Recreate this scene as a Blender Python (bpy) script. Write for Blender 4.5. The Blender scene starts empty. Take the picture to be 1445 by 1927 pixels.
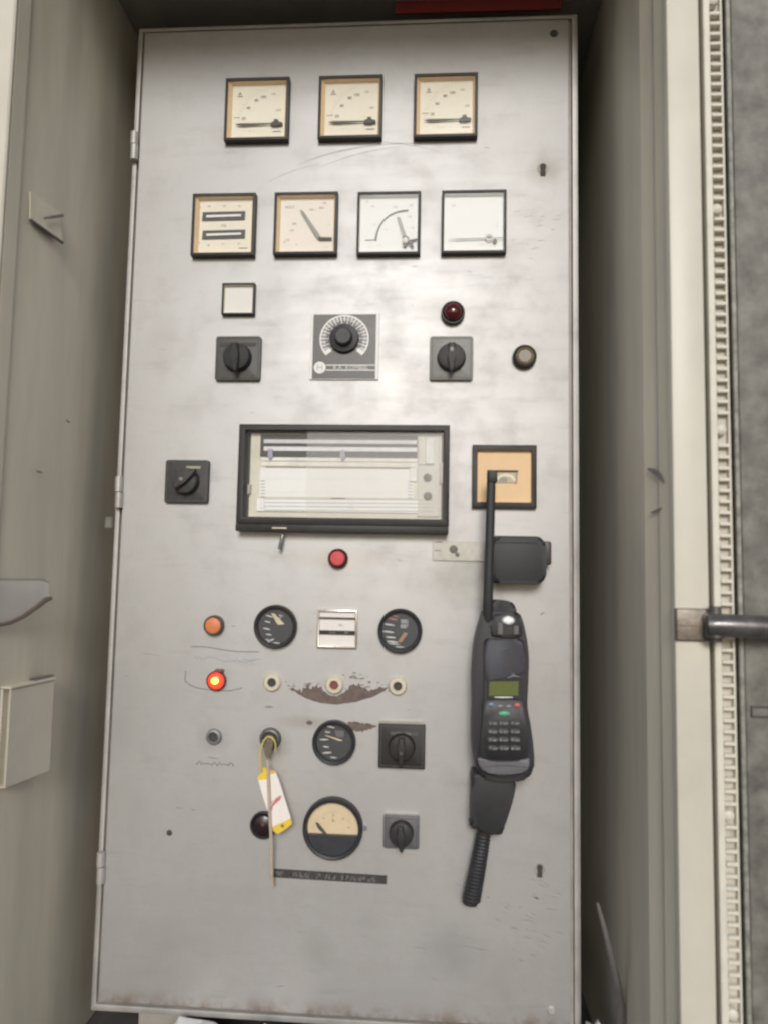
import bpy, bmesh, math, random
import numpy as np
from mathutils import Vector, Matrix
random.seed(7)
SC = bpy.context.scene
COL = SC.collection
rad = math.radians

# ---------------------------------------------------------------- camera
CAM = np.array([0.45414, -1.01406, 0.60993])
RT = np.array([[0.997737936, 0.064615879, 0.018541819],
               [0.013260766, 0.081220814, -0.996607913],
               [-0.065902678, 0.994599400, 0.080180231]])
FPX = 1334.49
cd = bpy.data.cameras.new('camera')
cam = bpy.data.objects.new('camera', cd)
COL.objects.link(cam)
cd.sensor_fit = 'HORIZONTAL'
cd.sensor_width = 36.0
cd.lens = 36.0 * FPX / 1445.0
cd.clip_start = 0.02
cd.clip_end = 500
m = Matrix.Identity(4)
for i in range(3):
    m[i][0] = RT[0][i]; m[i][1] = -RT[1][i]; m[i][2] = -RT[2][i]; m[i][3] = CAM[i]
cam.matrix_world = m
cd.dof.use_dof = True            # the photograph is slightly out of focus all over
cd.dof.focus_distance = 30.0
cd.dof.aperture_fstop = 11.0
SC.camera = cam

# ---------------------------------------------------------------- sky, sun, exposure
SUN_EL, SUN_AZ = 24.0, 3.0      # degrees; azimuth measured from behind the camera towards the right
w = bpy.data.worlds.new('World'); SC.world = w
w.use_nodes = True
nt = w.node_tree
bg = nt.nodes['Background']
sky = nt.nodes.new('ShaderNodeTexSky')
sky.sky_type = 'NISHITA'
sky.sun_disc = False
sky.sun_elevation = rad(SUN_EL)
sky.sun_rotation = rad(180 - SUN_AZ)
sky.dust_density = 1.5
sky.ozone_density = 1.5
nt.links.new(sky.outputs[0], bg.inputs[0])
bg.inputs[1].default_value = 0.06
sd = bpy.data.lights.new('sun', 'SUN')
sd.energy = 1.5
sd.angle = rad(19)
sd.color = (1.0, 0.985, 0.962)
so = bpy.data.objects.new('sun', sd); COL.objects.link(so)
so.location = (1, -6, 4)
dv = Vector((-math.sin(rad(SUN_AZ)) * math.cos(rad(SUN_EL)), math.cos(rad(SUN_AZ)) * math.cos(rad(SUN_EL)), -math.sin(rad(SUN_EL))))
so.rotation_euler = dv.to_track_quat('-Z', 'Y').to_euler()
vs = SC.view_settings
vs.view_transform = 'Standard'; vs.look = 'None'; vs.gamma = 1.0; vs.exposure = 0.44
vs.use_curve_mapping = False

# ---------------------------------------------------------------- measuring: a photo point -> the point on a plane of the place
def at(px, py, y=0.0):
    d = RT.T @ np.array([(px - 722.5) / FPX, (py - 963.5) / FPX, 1.0])
    return Vector(CAM + d * ((y - CAM[1]) / d[1]))
def atx(px, py, x):
    d = RT.T @ np.array([(px - 722.5) / FPX, (py - 963.5) / FPX, 1.0])
    return Vector(CAM + d * ((x - CAM[0]) / d[0]))
def pxm(y=0.0):
    return (y - CAM[1]) / FPX          # metres per photo pixel at depth y

# ---------------------------------------------------------------- mesh helpers
class MB:
    def __init__(self): self.bm = bmesh.new()
    def box(self, x0, x1, y0, y1, z0, z1, bev=0.0, seg=1):
        r = bmesh.ops.create_cube(self.bm, size=1)
        for v in r['verts']:
            v.co = Vector((x0 + (v.co.x + .5) * (x1 - x0), y0 + (v.co.y + .5) * (y1 - y0), z0 + (v.co.z + .5) * (z1 - z0)))
        if bev:
            es = list({e for v in r['verts'] for e in v.link_edges})
            bmesh.ops.bevel(self.bm, geom=es, offset=bev, segments=seg, affect='EDGES', profile=.5)
        return self
    def prism(self, pts, y0, y1, bev=0.0, seg=1, allbev=False):
        # pts: (x, z) outline; extruded from y0 (front) to y1 (back)
        f = [self.bm.verts.new((p[0], y0, p[1])) for p in pts]
        b = [self.bm.verts.new((p[0], y1, p[1])) for p in pts]
        n = len(pts)
        ff = self.bm.faces.new(f); bb = self.bm.faces.new(b[::-1])
        for i in range(n):
            self.bm.faces.new((f[i], b[i], b[(i + 1) % n], f[(i + 1) % n]))
        if bev:
            es = list(ff.edges)
            bmesh.ops.bevel(self.bm, geom=es, offset=bev, segments=seg, affect='EDGES', profile=.5)
        return self
    def prismx(self, pts, x0, x1):
        f = [self.bm.verts.new((x0, p[0], p[1])) for p in pts]
        b = [self.bm.verts.new((x1, p[0], p[1])) for p in pts]
        n = len(pts)
        self.bm.faces.new(f); self.bm.faces.new(b[::-1])
        for i in range(n):
            self.bm.faces.new((f[i], b[i], b[(i + 1) % n], f[(i + 1) % n]))
        return self
    def frame(self, x0, x1, z0, z1, l, r, t, b, y0, y1, bev=0.0006):
        o = [(x0, z0), (x1, z0), (x1, z1), (x0, z1)]
        i = [(x0 + l, z0 + b), (x1 - r, z0 + b), (x1 - r, z1 - t), (x0 + l, z1 - t)]
        V = self.bm.verts.new
        of = [V((p[0], y0, p[1])) for p in o]; inf = [V((p[0], y0, p[1])) for p in i]
        ob = [V((p[0], y1, p[1])) for p in o]; ib = [V((p[0], y1, p[1])) for p in i]
        F = self.bm.faces.new
        es = []
        for k in range(4):
            j = (k + 1) % 4
            fr = F((of[k], of[j], inf[j], inf[k])); es += list(fr.edges)
            F((ob[k], ib[k], ib[j], ob[j]))
            F((of[k], ob[k], ob[j], of[j]))
            F((inf[k], inf[j], ib[j], ib[k]))
        if bev:
            es = [e for e in set(es) if len({v in of for v in e.verts}) == 1]
            es += [e for k in range(4) for e in of[k].link_edges if ob[k] in e.verts]
            bmesh.ops.bevel(self.bm, geom=list(set(es)), offset=bev, segments=2, affect='EDGES', profile=.5)
        return self
    def lathe(self, prof, cx=0, cz=0, n=36):
        # prof: (radius, y) from the front axis outwards, round the y axis
        rings = []
        for r, y in prof:
            if r < 1e-7: rings.append([self.bm.verts.new((cx, y, cz))])
            else: rings.append([self.bm.verts.new((cx + r * math.cos(2 * math.pi * k / n), y, cz + r * math.sin(2 * math.pi * k / n))) for k in range(n)])
        for a, b in zip(rings, rings[1:]):
            for k in range(n):
                j = (k + 1) % n
                if len(a) == 1: self.bm.faces.new((a[0], b[k], b[j]))
                elif len(b) == 1: self.bm.faces.new((a[k], b[0], a[j]))
                else: self.bm.faces.new((a[k], b[k], b[j], a[j]))
        return self
    def tube(self, path, r, n=8, flat=1.0):
        path = [Vector(p) for p in path]
        rr = r if isinstance(r, (list, tuple)) else [r] * len(path)
        prev = None; up = None
        rings = []
        for i, p in enumerate(path):
            t = (path[min(i + 1, len(path) - 1)] - path[max(i - 1, 0)]).normalized()
            if up is None:
                up = t.orthogonal().normalized()
            else:
                up = (up - t * up.dot(t)).normalized()
            s = t.cross(up)
            rings.append([self.bm.verts.new(p + (up * math.cos(2 * math.pi * k / n) + s * math.sin(2 * math.pi * k / n)) * rr[i]) for k in range(n)])
        for a, b in zip(rings, rings[1:]):
            for k in range(n):
                j = (k + 1) % n
                self.bm.faces.new((a[k], b[k], b[j], a[j]))
        self.bm.faces.new(rings[0][::-1]); self.bm.faces.new(rings[-1])
        return self
    def poly(self, pts):
        self.bm.faces.new([self.bm.verts.new(Vector(p)) for p in pts]); return self
    def ribbon(self, pts, wd, y, th=0.0002):
        # a flat stroke on a plane of constant y through (x, z) points
        n = len(pts); L = []; R = []
        for i, p in enumerate(pts):
            a = pts[max(i - 1, 0)]; b = pts[min(i + 1, n - 1)]
            dx, dz = b[0] - a[0], b[1] - a[1]; l = math.hypot(dx, dz) or 1
            ww = wd[i] if isinstance(wd, (list, tuple)) else wd
            L.append((p[0] - dz / l * ww / 2, p[1] + dx / l * ww / 2)); R.append((p[0] + dz / l * ww / 2, p[1] - dx / l * ww / 2))
        a = [(self.bm.verts.new((l[0], y, l[1])), self.bm.verts.new((r[0], y, r[1]))) for l, r in zip(L, R)]
        for p, q in zip(a, a[1:]): self.bm.faces.new((p[0], q[0], q[1], p[1]))
        return self
    def text(self, s, x, z, h, y, rot=0.0, depth=0.00015, align='CENTER', wide=1.0):
        cu = bpy.data.curves.new('t', 'FONT'); cu.body = s; cu.size = h; cu.align_x = align; cu.align_y = 'CENTER'; cu.extrude = depth
        cu.resolution_u = 2
        o = bpy.data.objects.new('t', cu)
        me = bpy.data.meshes.new_from_object(o)
        c, sn = math.cos(rot), math.sin(rot)
        for v in me.vertices:
            a, b, d = v.co.x * wide, v.co.y, v.co.z
            v.co = Vector((x + a * c - b * sn, y - d, z + a * sn + b * c))
        self.bm.from_mesh(me)
        bpy.data.meshes.remove(me); bpy.data.objects.remove(o); bpy.data.curves.remove(cu)
        return self
    def build(self, name, mat, parent=None, smooth=True, ang=32, recalc=True):
        if recalc: bmesh.ops.recalc_face_normals(self.bm, faces=self.bm.faces)
        me = bpy.data.meshes.new(name); self.bm.to_mesh(me); self.bm.free()
        me.materials.append(mat)
        if smooth:
            me.shade_smooth(); me.set_sharp_from_angle(angle=rad(ang))
        o = bpy.data.objects.new(name, me); COL.objects.link(o)
        if parent: o.parent = parent
        return o

def tag(o, label=None, cat=None, group=None, kind=None):
    if label: o['label'] = label
    if cat: o['category'] = cat
    if group: o['group'] = group
    if kind: o['kind'] = kind
    return o
class Thing:
    """an Empty at the place where the thing is fixed or stands; L turns a photo point on a plane into the thing's own coordinates"""
    def __init__(self, name, label, cat, loc, group=None):
        self.o = bpy.data.objects.new(name, None); COL.objects.link(self.o)
        self.o.empty_display_size = .02
        self.o.location = loc; self.loc = Vector(loc)
        tag(self.o, label, cat, group)
    def L(self, px, py, y): return at(px, py, y) - self.loc
    def xz(self, px, py, y):
        p = at(px, py, y) - self.loc; return (p.x, p.z)
    def part(self, name, mb, mat, parent=None, **k): return mb.build(name, mat, parent or self.o, **k)

def rrect(x0, x1, z0, z1, r, n=5):
    P = []
    for cx, cz, a in ((x1 - r, z1 - r, 0), (x0 + r, z1 - r, 90), (x0 + r, z0 + r, 180), (x1 - r, z0 + r, 270)):
        for k in range(n + 1):
            t = rad(a + 90 * k / n); P.append((cx + r * math.cos(t), cz + r * math.sin(t)))
    return P

# ---------------------------------------------------------------- materials
def mk(name):
    mt = bpy.data.materials.new(name); mt.use_nodes = True
    return mt, mt.node_tree, mt.node_tree.nodes['Principled BSDF']
def mat(name, c, rough=.5, metal=0.0, var=.12, scale=60, dirt=0.0, dirtc=(.09, .075, .06), bump=0.0, bscale=400, spec=.5, coat=0.0, emit=None, estr=0.0, stretch=None):
    mt, t, b = mk(name)
    N, K = t.nodes, t.links
    tc = N.new('ShaderNodeTexCoord')
    if stretch:
        mp = N.new('ShaderNodeMapping'); mp.inputs['Scale'].default_value = stretch; K.new(tc.outputs['Object'], mp.inputs['Vector'])
    co = mp.outputs[0] if stretch else tc.outputs['Object']
    nz = N.new('ShaderNodeTexNoise'); nz.inputs['Scale'].default_value = scale; nz.inputs['Detail'].default_value = 5; nz.inputs['Roughness'].default_value = .6
    K.new(co, nz.inputs['Vector'])
    rp = N.new('ShaderNodeValToRGB')
    lo = tuple(max(0, x * (1 - var)) for x in c) + (1,); hi = tuple(min(1, x * (1 + var)) for x in c) + (1,)
    rp.color_ramp.elements[0].position = .3; rp.color_ramp.elements[1].position = .7
    rp.color_ramp.elements[0].color = lo; rp.color_ramp.elements[1].color = hi
    K.new(nz.outputs['Fac'], rp.inputs['Fac'])
    out = rp.outputs['Color']
    if dirt:
        n2 = N.new('ShaderNodeTexNoise'); n2.inputs['Scale'].default_value = scale * .35; n2.inputs['Detail'].default_value = 8; n2.inputs['Roughness'].default_value = .7
        K.new(co, n2.inputs['Vector'])
        r2 = N.new('ShaderNodeMapRange'); r2.inputs[1].default_value = .5; r2.inputs[2].default_value = .75; r2.inputs[4].default_value = dirt
        K.new(n2.outputs['Fac'], r2.inputs[0])
        mx = N.new('ShaderNodeMix'); mx.data_type = 'RGBA'
        K.new(r2.outputs[0], mx.inputs[0]); K.new(out, mx.inputs[6]); mx.inputs[7].default_value = dirtc + (1,)
        out = mx.outputs[2]
    K.new(out, b.inputs['Base Color'])
    rr = N.new('ShaderNodeMapRange'); rr.inputs[3].default_value = max(.03, rough - .08); rr.inputs[4].default_value = min(1, rough + .1)
    K.new(nz.outputs['Fac'], rr.inputs[0]); K.new(rr.outputs[0], b.inputs['Roughness'])
    b.inputs['Metallic'].default_value = metal
    b.inputs['Specular IOR Level'].default_value = spec
    b.inputs['Coat Weight'].default_value = coat
    if bump:
        n3 = N.new('ShaderNodeTexNoise'); n3.inputs['Scale'].default_value = bscale; n3.inputs['Detail'].default_value = 3
        K.new(tc.outputs['Object'], n3.inputs['Vector'])
        bp = N.new('ShaderNodeBump'); bp.inputs['Strength'].default_value = bump; bp.inputs['Distance'].default_value = .001
        K.new(n3.outputs['Fac'], bp.inputs['Height']); K.new(bp.outputs[0], b.inputs['Normal'])
    if emit:
        b.inputs['Emission Color'].default_value = emit + (1,); b.inputs['Emission Strength'].default_value = estr
    return mt
def glass_mat(name, milk=0.0, tint=(1, 1, 1), ior=1.12, rough=.08):
    mt = bpy.data.materials.new(name); mt.use_nodes = True
    t = mt.node_tree; N, K = t.nodes, t.links
    N.remove(N['Principled BSDF'])
    out = N['Material Output']
    tr = N.new('ShaderNodeBsdfTransparent'); tr.inputs[0].default_value = tint + (1,)
    gl = N.new('ShaderNodeBsdfGlossy'); gl.inputs['Roughness'].default_value = rough
    fr = N.new('ShaderNodeFresnel'); fr.inputs[0].default_value = ior
    m1 = N.new('ShaderNodeMixShader'); K.new(fr.outputs[0], m1.inputs[0]); K.new(tr.outputs[0], m1.inputs[1]); K.new(gl.outputs[0], m1.inputs[2])
    df = N.new('ShaderNodeBsdfDiffuse'); df.inputs[0].default_value = (.8, .79, .77, 1)
    nz = N.new('ShaderNodeTexNoise'); nz.inputs['Scale'].default_value = 30; nz.inputs['Detail'].default_value = 6
    tc = N.new('ShaderNodeTexCoord'); K.new(tc.outputs['Object'], nz.inputs['Vector'])
    mr = N.new('ShaderNodeMapRange'); mr.inputs[3].default_value = milk * .7; mr.inputs[4].default_value = milk * 1.3; K.new(nz.outputs['Fac'], mr.inputs[0])
    m2 = N.new('ShaderNodeMixShader'); K.new(mr.outputs[0], m2.inputs[0]); K.new(m1.outputs[0], m2.inputs[1]); K.new(df.outputs[0], m2.inputs[2])
    K.new(m2.outputs[0], out.inputs['Surface'])
    return mt

def door_material():
    mt, t, b = mk('grey_door_paint')
    N, K = t.nodes, t.links
    tc = N.new('ShaderNodeTexCoord')
    def noise(scale, detail=6, rough=.6, stretch=None, rot=0):
        n = N.new('ShaderNodeTexNoise'); n.inputs['Scale'].default_value = scale; n.inputs['Detail'].default_value = detail; n.inputs['Roughness'].default_value = rough
        if stretch:
            mp = N.new('ShaderNodeMapping'); mp.inputs['Scale'].default_value = stretch; mp.inputs['Rotation'].default_value = (0, rot, 0)
            K.new(tc.outputs['Object'], mp.inputs['Vector']); K.new(mp.outputs[0], n.inputs['Vector'])
        else: K.new(tc.outputs['Object'], n.inputs['Vector'])
        return n.outputs['Fac']
    def mr(v, a, b_, c, d):
        n = N.new('ShaderNodeMapRange'); K.new(v, n.inputs[0])
        for k, x in zip((1, 2, 3, 4), (a, b_, c, d)): n.inputs[k].default_value = x
        return n.outputs[0]
    def mix(f, a, bb):
        n = N.new('ShaderNodeMix'); n.data_type = 'RGBA'
        K.new(f, n.inputs[0])
        if isinstance(a, tuple): n.inputs[6].default_value = a + (1,)
        else: K.new(a, n.inputs[6])
        if isinstance(bb, tuple): n.inputs[7].default_value = bb + (1,)
        else: K.new(bb, n.inputs[7])
        return n.outputs[2]
    def math_(op, a, bb):
        n = N.new('ShaderNodeMath'); n.operation = op; n.use_clamp = True
        for k, x in ((0, a), (1, bb)):
            if isinstance(x, (int, float)): n.inputs[k].default_value = x
            else: K.new(x, n.inputs[k])
        return n.outputs[0]
    sp = N.new('ShaderNodeSeparateXYZ'); K.new(tc.outputs['Object'], sp.inputs[0])
    big = noise(3.5, 5, .55); mid = noise(17, 8, .62); fine = noise(120, 6, .7)
    c = mix(mr(big, .35, .65, 0, 1), (.595, .585, .573), (.65, .643, .633))
    c = mix(mr(mid, .50, .74, 0, .4), c, (.47, .45, .43))
    c = mix(mr(fine, .60, .78, 0, .4), c, (.40, .38, .36))
    # cloth wipes: long flat streaks of grime
    wipe = noise(9, 7, .65, (1.0, 1, 5.0), .28)
    c = mix(mr(wipe, .56, .76, 0, .32), c, (.38, .36, .345))
    # grime with shapes of its own, and some shade painted into the colour
    def stain_or_shade(px, py, rx, rz, amt, col, c):
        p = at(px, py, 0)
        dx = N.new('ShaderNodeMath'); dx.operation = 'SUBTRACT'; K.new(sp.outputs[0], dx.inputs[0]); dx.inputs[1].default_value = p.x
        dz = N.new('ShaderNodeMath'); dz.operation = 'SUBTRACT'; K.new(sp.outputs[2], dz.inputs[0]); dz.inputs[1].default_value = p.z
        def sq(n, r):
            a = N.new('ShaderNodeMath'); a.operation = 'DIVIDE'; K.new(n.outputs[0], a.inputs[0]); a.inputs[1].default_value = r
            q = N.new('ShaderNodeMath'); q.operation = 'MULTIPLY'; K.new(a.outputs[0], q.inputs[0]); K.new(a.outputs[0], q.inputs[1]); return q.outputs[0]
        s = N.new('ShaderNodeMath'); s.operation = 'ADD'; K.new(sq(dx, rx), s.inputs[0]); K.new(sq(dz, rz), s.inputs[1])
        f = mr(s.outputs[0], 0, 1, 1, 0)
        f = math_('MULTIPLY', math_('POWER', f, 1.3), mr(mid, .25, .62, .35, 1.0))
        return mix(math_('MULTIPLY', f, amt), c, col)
    c = stain_or_shade(880, 1090, .075, .05, .55, (.33, .32, .27), c)  # shadow and dirt below the black box, painted into the door colour
    c = stain_or_shade(1021, 322, .03, .03, .45, (.36, .32, .27), c)
    c = stain_or_shade(850, 1790, .06, .05, .3, (.36, .37, .38), c)  # soft shadow below the cord, painted in along with rubbed dirt
    c = stain_or_shade(600, 1790, .032, .035, .35, (.40, .41, .39), c)
    c = stain_or_shade(575, 1360, .06, .012, .5, (.40, .37, .30), c)
    c = stain_or_shade(510, 1400, .035, .03, .5, (.30, .29, .28), c)
    c = stain_or_shade(402, 1388, .03, .025, .4, (.36, .35, .35), c)
    c = stain_or_shade(636, 1052, .09, .02, .35, (.52, .42, .31), c)
    c = stain_or_shade(870, 700, .06, .06, .2, (.42, .41, .38), c)
    c = stain_or_shade(310, 640, .03, .06, .25, (.40, .38, .36), c)
    # rust creeping up from the lower edge
    rn = noise(38, 8, .7)
    edge = mr(sp.outputs[2], .0, .03, 1, 0)
    rf = math_('MULTIPLY', math_('POWER', edge, 2.2), mr(rn, .42, .62, 0, 1))
    c = mix(math_('MULTIPLY', rf, .75), c, (.26, .135, .075))
    K.new(c, b.inputs['Base Color'])
    ro = mr(math_('ADD', math_('MULTIPLY', mid, .6), math_('MULTIPLY', wipe, .4)), .3, .7, DOOR_ROUGH - .07, DOOR_ROUGH + .09)
    K.new(ro, b.inputs['Roughness'])
    b.inputs['Metallic'].default_value = DOOR_METAL
    b.inputs['Specular IOR Level'].default_value = .5
    bp = N.new('ShaderNodeBump'); bp.inputs['Strength'].default_value = .12; bp.inputs['Distance'].default_value = .0012
    K.new(noise(160, 4, .6), bp.inputs['Height'])
    bp2 = N.new('ShaderNodeBump'); bp2.inputs['Strength'].default_value = .25; bp2.inputs['Distance'].default_value = .004
    K.new(noise(6, 2, .5), bp2.inputs['Height']); K.new(bp2.outputs[0], bp.inputs['Normal'])
    K.new(bp.outputs[0], b.inputs['Normal'])
    return mt
DOOR_ROUGH, DOOR_METAL = .635, .72

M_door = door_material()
M_frame = mat('grey_cabinet_paint', (.49, .475, .455), .58, .55, .12, 20, .6, (.16, .14, .12), bump=.1)
M_wall = mat('grey_green_wall_paint', (.60, .555, .455), .42, 0, .10, 26, .24, (.32, .29, .24), bump=.12, bscale=90, stretch=(1, 1, .14))
M_post = mat('cream_post_paint', (.66, .62, .525), .42, 0, .05, 14, .16, (.42, .37, .29), bump=.08)
M_seal = mat('cream_seal', (.72, .68, .58), .5, 0, .06, 40, .2)
M_seal_base = mat('grey_seal_channel', (.56, .52, .45), .6, 0, .1, 60, .35)
M_gap = mat('dark_gap', (.06, .056, .05), .8)
M_steel = mat('dull_steel_sheet', (.185, .176, .155), .6, .2, .45, 34, .7, (.10, .095, .085), bump=.25, bscale=150)
M_rust = mat('worn_bracket_steel', (.30, .26, .21), .5, .4, .4, 70, .8, (.13, .07, .045), bump=.3)
M_bar = mat('dark_bar_paint', (.085, .081, .080), .34, .2, .35, 70, .5, (.22, .19, .16), coat=.4, bump=.15, bscale=200)
M_dark = mat('dark_inside_paint', (.34, .32, .28), .7, 0, .15, 9)
M_floor = mat('dark_floor', (.09, .083, .08), .8, 0, .3, 16, .4)
M_ground = mat('gravelly_ground', (.16, .15, .135), .9, 0, .3, 5, .3, bump=.4, bscale=50)
M_red = mat('red_board', (.30, .045, .042), .5, 0, .1, 30)
M_blk = mat('black_plastic', (.032, .029, .027), .5, 0, .2, 120, .25, (.09, .08, .075), spec=.35)
M_blk2 = mat('black_gauge_plastic', (.034, .034, .036), .45, 0, .15, 120, .15, (.08, .08, .08), spec=.35)
M_knob = mat('charcoal_knob_plastic', (.056, .054, .052), .55, 0, .2, 150, .2, (.11, .10, .10), spec=.3)
M_tan = mat('aged_cream_surround', (.72, .535, .32), .55, 0, .06, 50)
M_dial = mat('aged_dial_card', (.80, .755, .63), .7, 0, .03, 40)
M_dialw = mat('white_dial_card', (.76, .765, .74), .7, 0, .02, 40)
M_whitefun = mat('pale_grey_surround', (.70, .70, .67), .55, 0, .04, 50)
M_orange = mat('orange_tan_dial', (.80, .56, .32), .6, 0, .05, 30)
M_ink = mat('black_ink', (.055, .05, .045), .6)
M_ink2 = mat('faded_ink', (.36, .34, .30), .7)
M_greyin = mat('grey_pointer', (.30, .30, .28), .6)
M_white = mat('white_paint', (.80, .79, .76), .5, 0, .04, 60)
M_paper = mat('recorder_paper', (.83, .82, .79), .8, 0, .015, 30)
M_cream = mat('cream_recorder_case', (.66, .63, .51), .5, 0, .06, 60, .15)
M_knob2 = mat('dark_knob_plastic', (.040, .039, .038), .6, 0, .2, 150, .15, (.1, .1, .1), spec=.25)
M_grey = mat('grey_switch_plate', (.098, .095, .087), .5, 0, .12, 150, .3, spec=.35)
M_grey2 = mat('mid_grey_switch_plate', (.22, .218, .203), .45, 0, .1, 150, .3)
M_bluegrey = mat('slate_switch_plate', (.115, .118, .130), .45, 0, .12, 150, .3)
M_radio = mat('radio_rubbery_plastic', (.030, .030, .033), .52, 0, .15, 200, .12, (.07, .07, .07), bump=.1, spec=.4)
M_radio2 = mat('slate_radio_front', (.056, .058, .070), .5, 0, .1, 200, .1, spec=.3)
M_radio3 = mat('grey_radio_bumper', (.135, .135, .15), .42, 0, .1, 200, .2)
M_lcd = mat('olive_lcd', (.115, .14, .034), .35, 0, .05, 200)
M_lens = mat('dark_red_lens', (.075, .008, .007), .12, 0, .1, 100, coat=.6)
M_lens2 = mat('almost_black_red_lens', (.022, .010, .011), .3, 0, .1, 100, coat=.2)
M_redcap = mat('red_push_cap', (.62, .065, .075), .4, 0, .08, 150)
M_orcap = mat('orange_push_cap', (.70, .22, .085), .5, 0, .06, 150)
M_lit = mat('lit_red_lens', (.6, .03, .02), .3, emit=(1.0, .05, .022), estr=1.5)
M_bulb = mat('lit_bulb', (1, .6, .1), .3, emit=(1.0, .50, .06), estr=2.6)
M_brass = mat('old_brass', (.42, .33, .19), .4, .7, .2, 200, .3)
M_ivory = mat('ivory_plastic', (.66, .60, .48), .5, 0, .08, 100, .35, (.3, .24, .17))
M_metal = mat('tarnished_steel', (.42, .41, .39), .4, .8, .15, 200, .3)
M_chrome = mat('bright_trim', (.62, .58, .54), .28, .85, .08, 200)
M_bare = mat('brown_bare_metal', (.150, .112, .096), .65, .1, .3, 120, .3, (.2, .16, .13))
M_scr = mat('scratch_grime', (.30, .285, .27), .7, 0, .2, 90)
M_pen = mat('blue_grey_pen', (.37, .37, .42), .7)
M_pen2 = mat('dark_pencil', (.17, .165, .165), .7)
M_yel = mat('yellow_tag_end', (.80, .56, .055), .5, 0, .06, 80)
M_tagw = mat('white_tag', (.84, .79, .73), .55, 0, .03, 80)
M_string = mat('tan_string', (.50, .41, .33), .8, 0, .15, 200)
M_redink = mat('red_ink', (.72, .22, .21), .6)
M_blueb = mat('blue_key', (.15, .24, .34), .4)
M_greenb = mat('green_key', (.10, .38, .23), .4)
M_redb = mat('red_key', (.52, .12, .12), .4)
M_greyb = mat('grey_key', (.26, .26, .27), .45)
M_yneedle = mat('pale_yellow_needle', (.62, .55, .36), .5)
M_tneedle = mat('dusty_orange_needle', (.38, .22, .14), .5)
M_purple = mat('violet_pen_carriage', (.32, .30, .44), .5)
M_pink = mat('pink_print', (.66, .36, .36), .6)
M_teal = mat('teal_print', (.28, .46, .42), .6)
M_bluep = mat('blue_print', (.26, .36, .48), .6)
M_glass = glass_mat('clear_glass', .025)
M_glass2 = glass_mat('sheen_glass', .05, ior=1.42, rough=.42)  # milky glass that imitates a reflection on the recorder
M_plastic = glass_mat('cloudy_plastic', .22, ior=1.05, rough=.2)
M_bag = mat('white_plastic_sack', (.72, .71, .70), .45, 0, .05, 40)

# ================================================================ THE SETTING
LWX, RWX = -0.06, 0.716
FRONT = -0.226
CEIL = 1.497
SHADE_EAVE = -.31            # unseen roof overhang, its reach shaped to shade the door top
FLOOR = -0.075
def struct(name, mb, mt, **k): return tag(mb.build(name, mt, **k), kind='structure')

g = MB(); g.box(-60, 60, -60, 60, -.99, -.95)
struct('ground', g, M_ground)
f = MB(); f.box(-.5, 1.1, FRONT + .004, .46, -.95, FLOOR)
struct('floor', f, M_floor)
c = MB(); c.box(-.5, 1.1, SHADE_EAVE, .46, CEIL, CEIL + .05)
struct('ceiling', c, M_dark)
b = MB(); b.box(-.5, 1.1, .42, .45, FLOOR + .001, CEIL - .001)
struct('back_wall', b, M_dark)
def wall(name, prof, back):
    # prof: (y, x) polyline of the visible face, folded sheet; back: x of the rear face
    mb = MB()
    pts = [(x, y) for y, x in prof] + [(back, prof[-1][0]), (back, prof[0][0])]
    lo = [mb.bm.verts.new((x, y, FLOOR + .001)) for x, y in pts]; hi = [mb.bm.verts.new((x, y, CEIL - .001)) for x, y in pts]
    n = len(pts)
    mb.bm.faces.new(lo); mb.bm.faces.new(hi[::-1])
    for i in range(n): mb.bm.faces.new((lo[i], hi[i], hi[(i + 1) % n], lo[(i + 1) % n]))
    return struct(name, mb, M_wall, ang=14)
# the reveals: a slanted front facet, then a flatter face running back beside the cabinet
LK1 = (-.135, -.045); RK1 = (-.165, .695)                  # (y, x) of the fold
def reveal(xf, fold, xb, dirn):
    P = []
    for y, d in ((FRONT + .001, 0), (-.206, 0), (-.201, .0022), (fold[0] - .012, .0022)):
        u = (y - FRONT) / (fold[0] - FRONT); P.append((y, xf + (fold[1] - xf) * u + dirn * d))
    P.append((fold[0] + .006, fold[1] + dirn * (.0022 + (.003 if dirn > 0 else 0)))); P.append((-.02, fold[1] + (xb - fold[1]) * (.75 if dirn > 0 else .3) + dirn * .002)); P.append((.0, fold[1] + (xb - fold[1]) * (.78 if dirn > 0 else .33) - dirn * .001)); P.append((.28, xb))
    return P
wall('left_wall', reveal(LWX, LK1, -.052, -1), LWX - .03)
wall('right_wall', reveal(RWX, RK1, .712, 1), RWX + .035)

# beam over the cabinet and the red board on it
b = MB(); b.box(.0, .655, .10, .14, 1.30, CEIL - .002)
struct('beam', b, M_dark)
t = Thing('red_sign', 'dull red board fixed high above the cabinet, cut off by the top of the picture', 'sign', at(900, 0, .028))
b = MB(); p0 = t.xz(744, 24, .026); p1 = t.xz(1055, 15, .026)
b.prism([p0, p1, (p1[0], p1[1] + .03), (p0[0] , p0[1] + .026)], -.002, .002)
t.part('board', b, M_red)

# left front post: only its lit face edge shows
t = Thing('door_post', 'cream door post on the left, a lit sliver beside the grey wall', 'post', (LWX - .03, FRONT, FLOOR), 'door posts of the enclosure')
b = MB(); b.box(-.09, .0298, -.006, .0005, .002, CEIL - FLOOR - .002, .002)
t.part('post_face', b, M_post)
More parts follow.
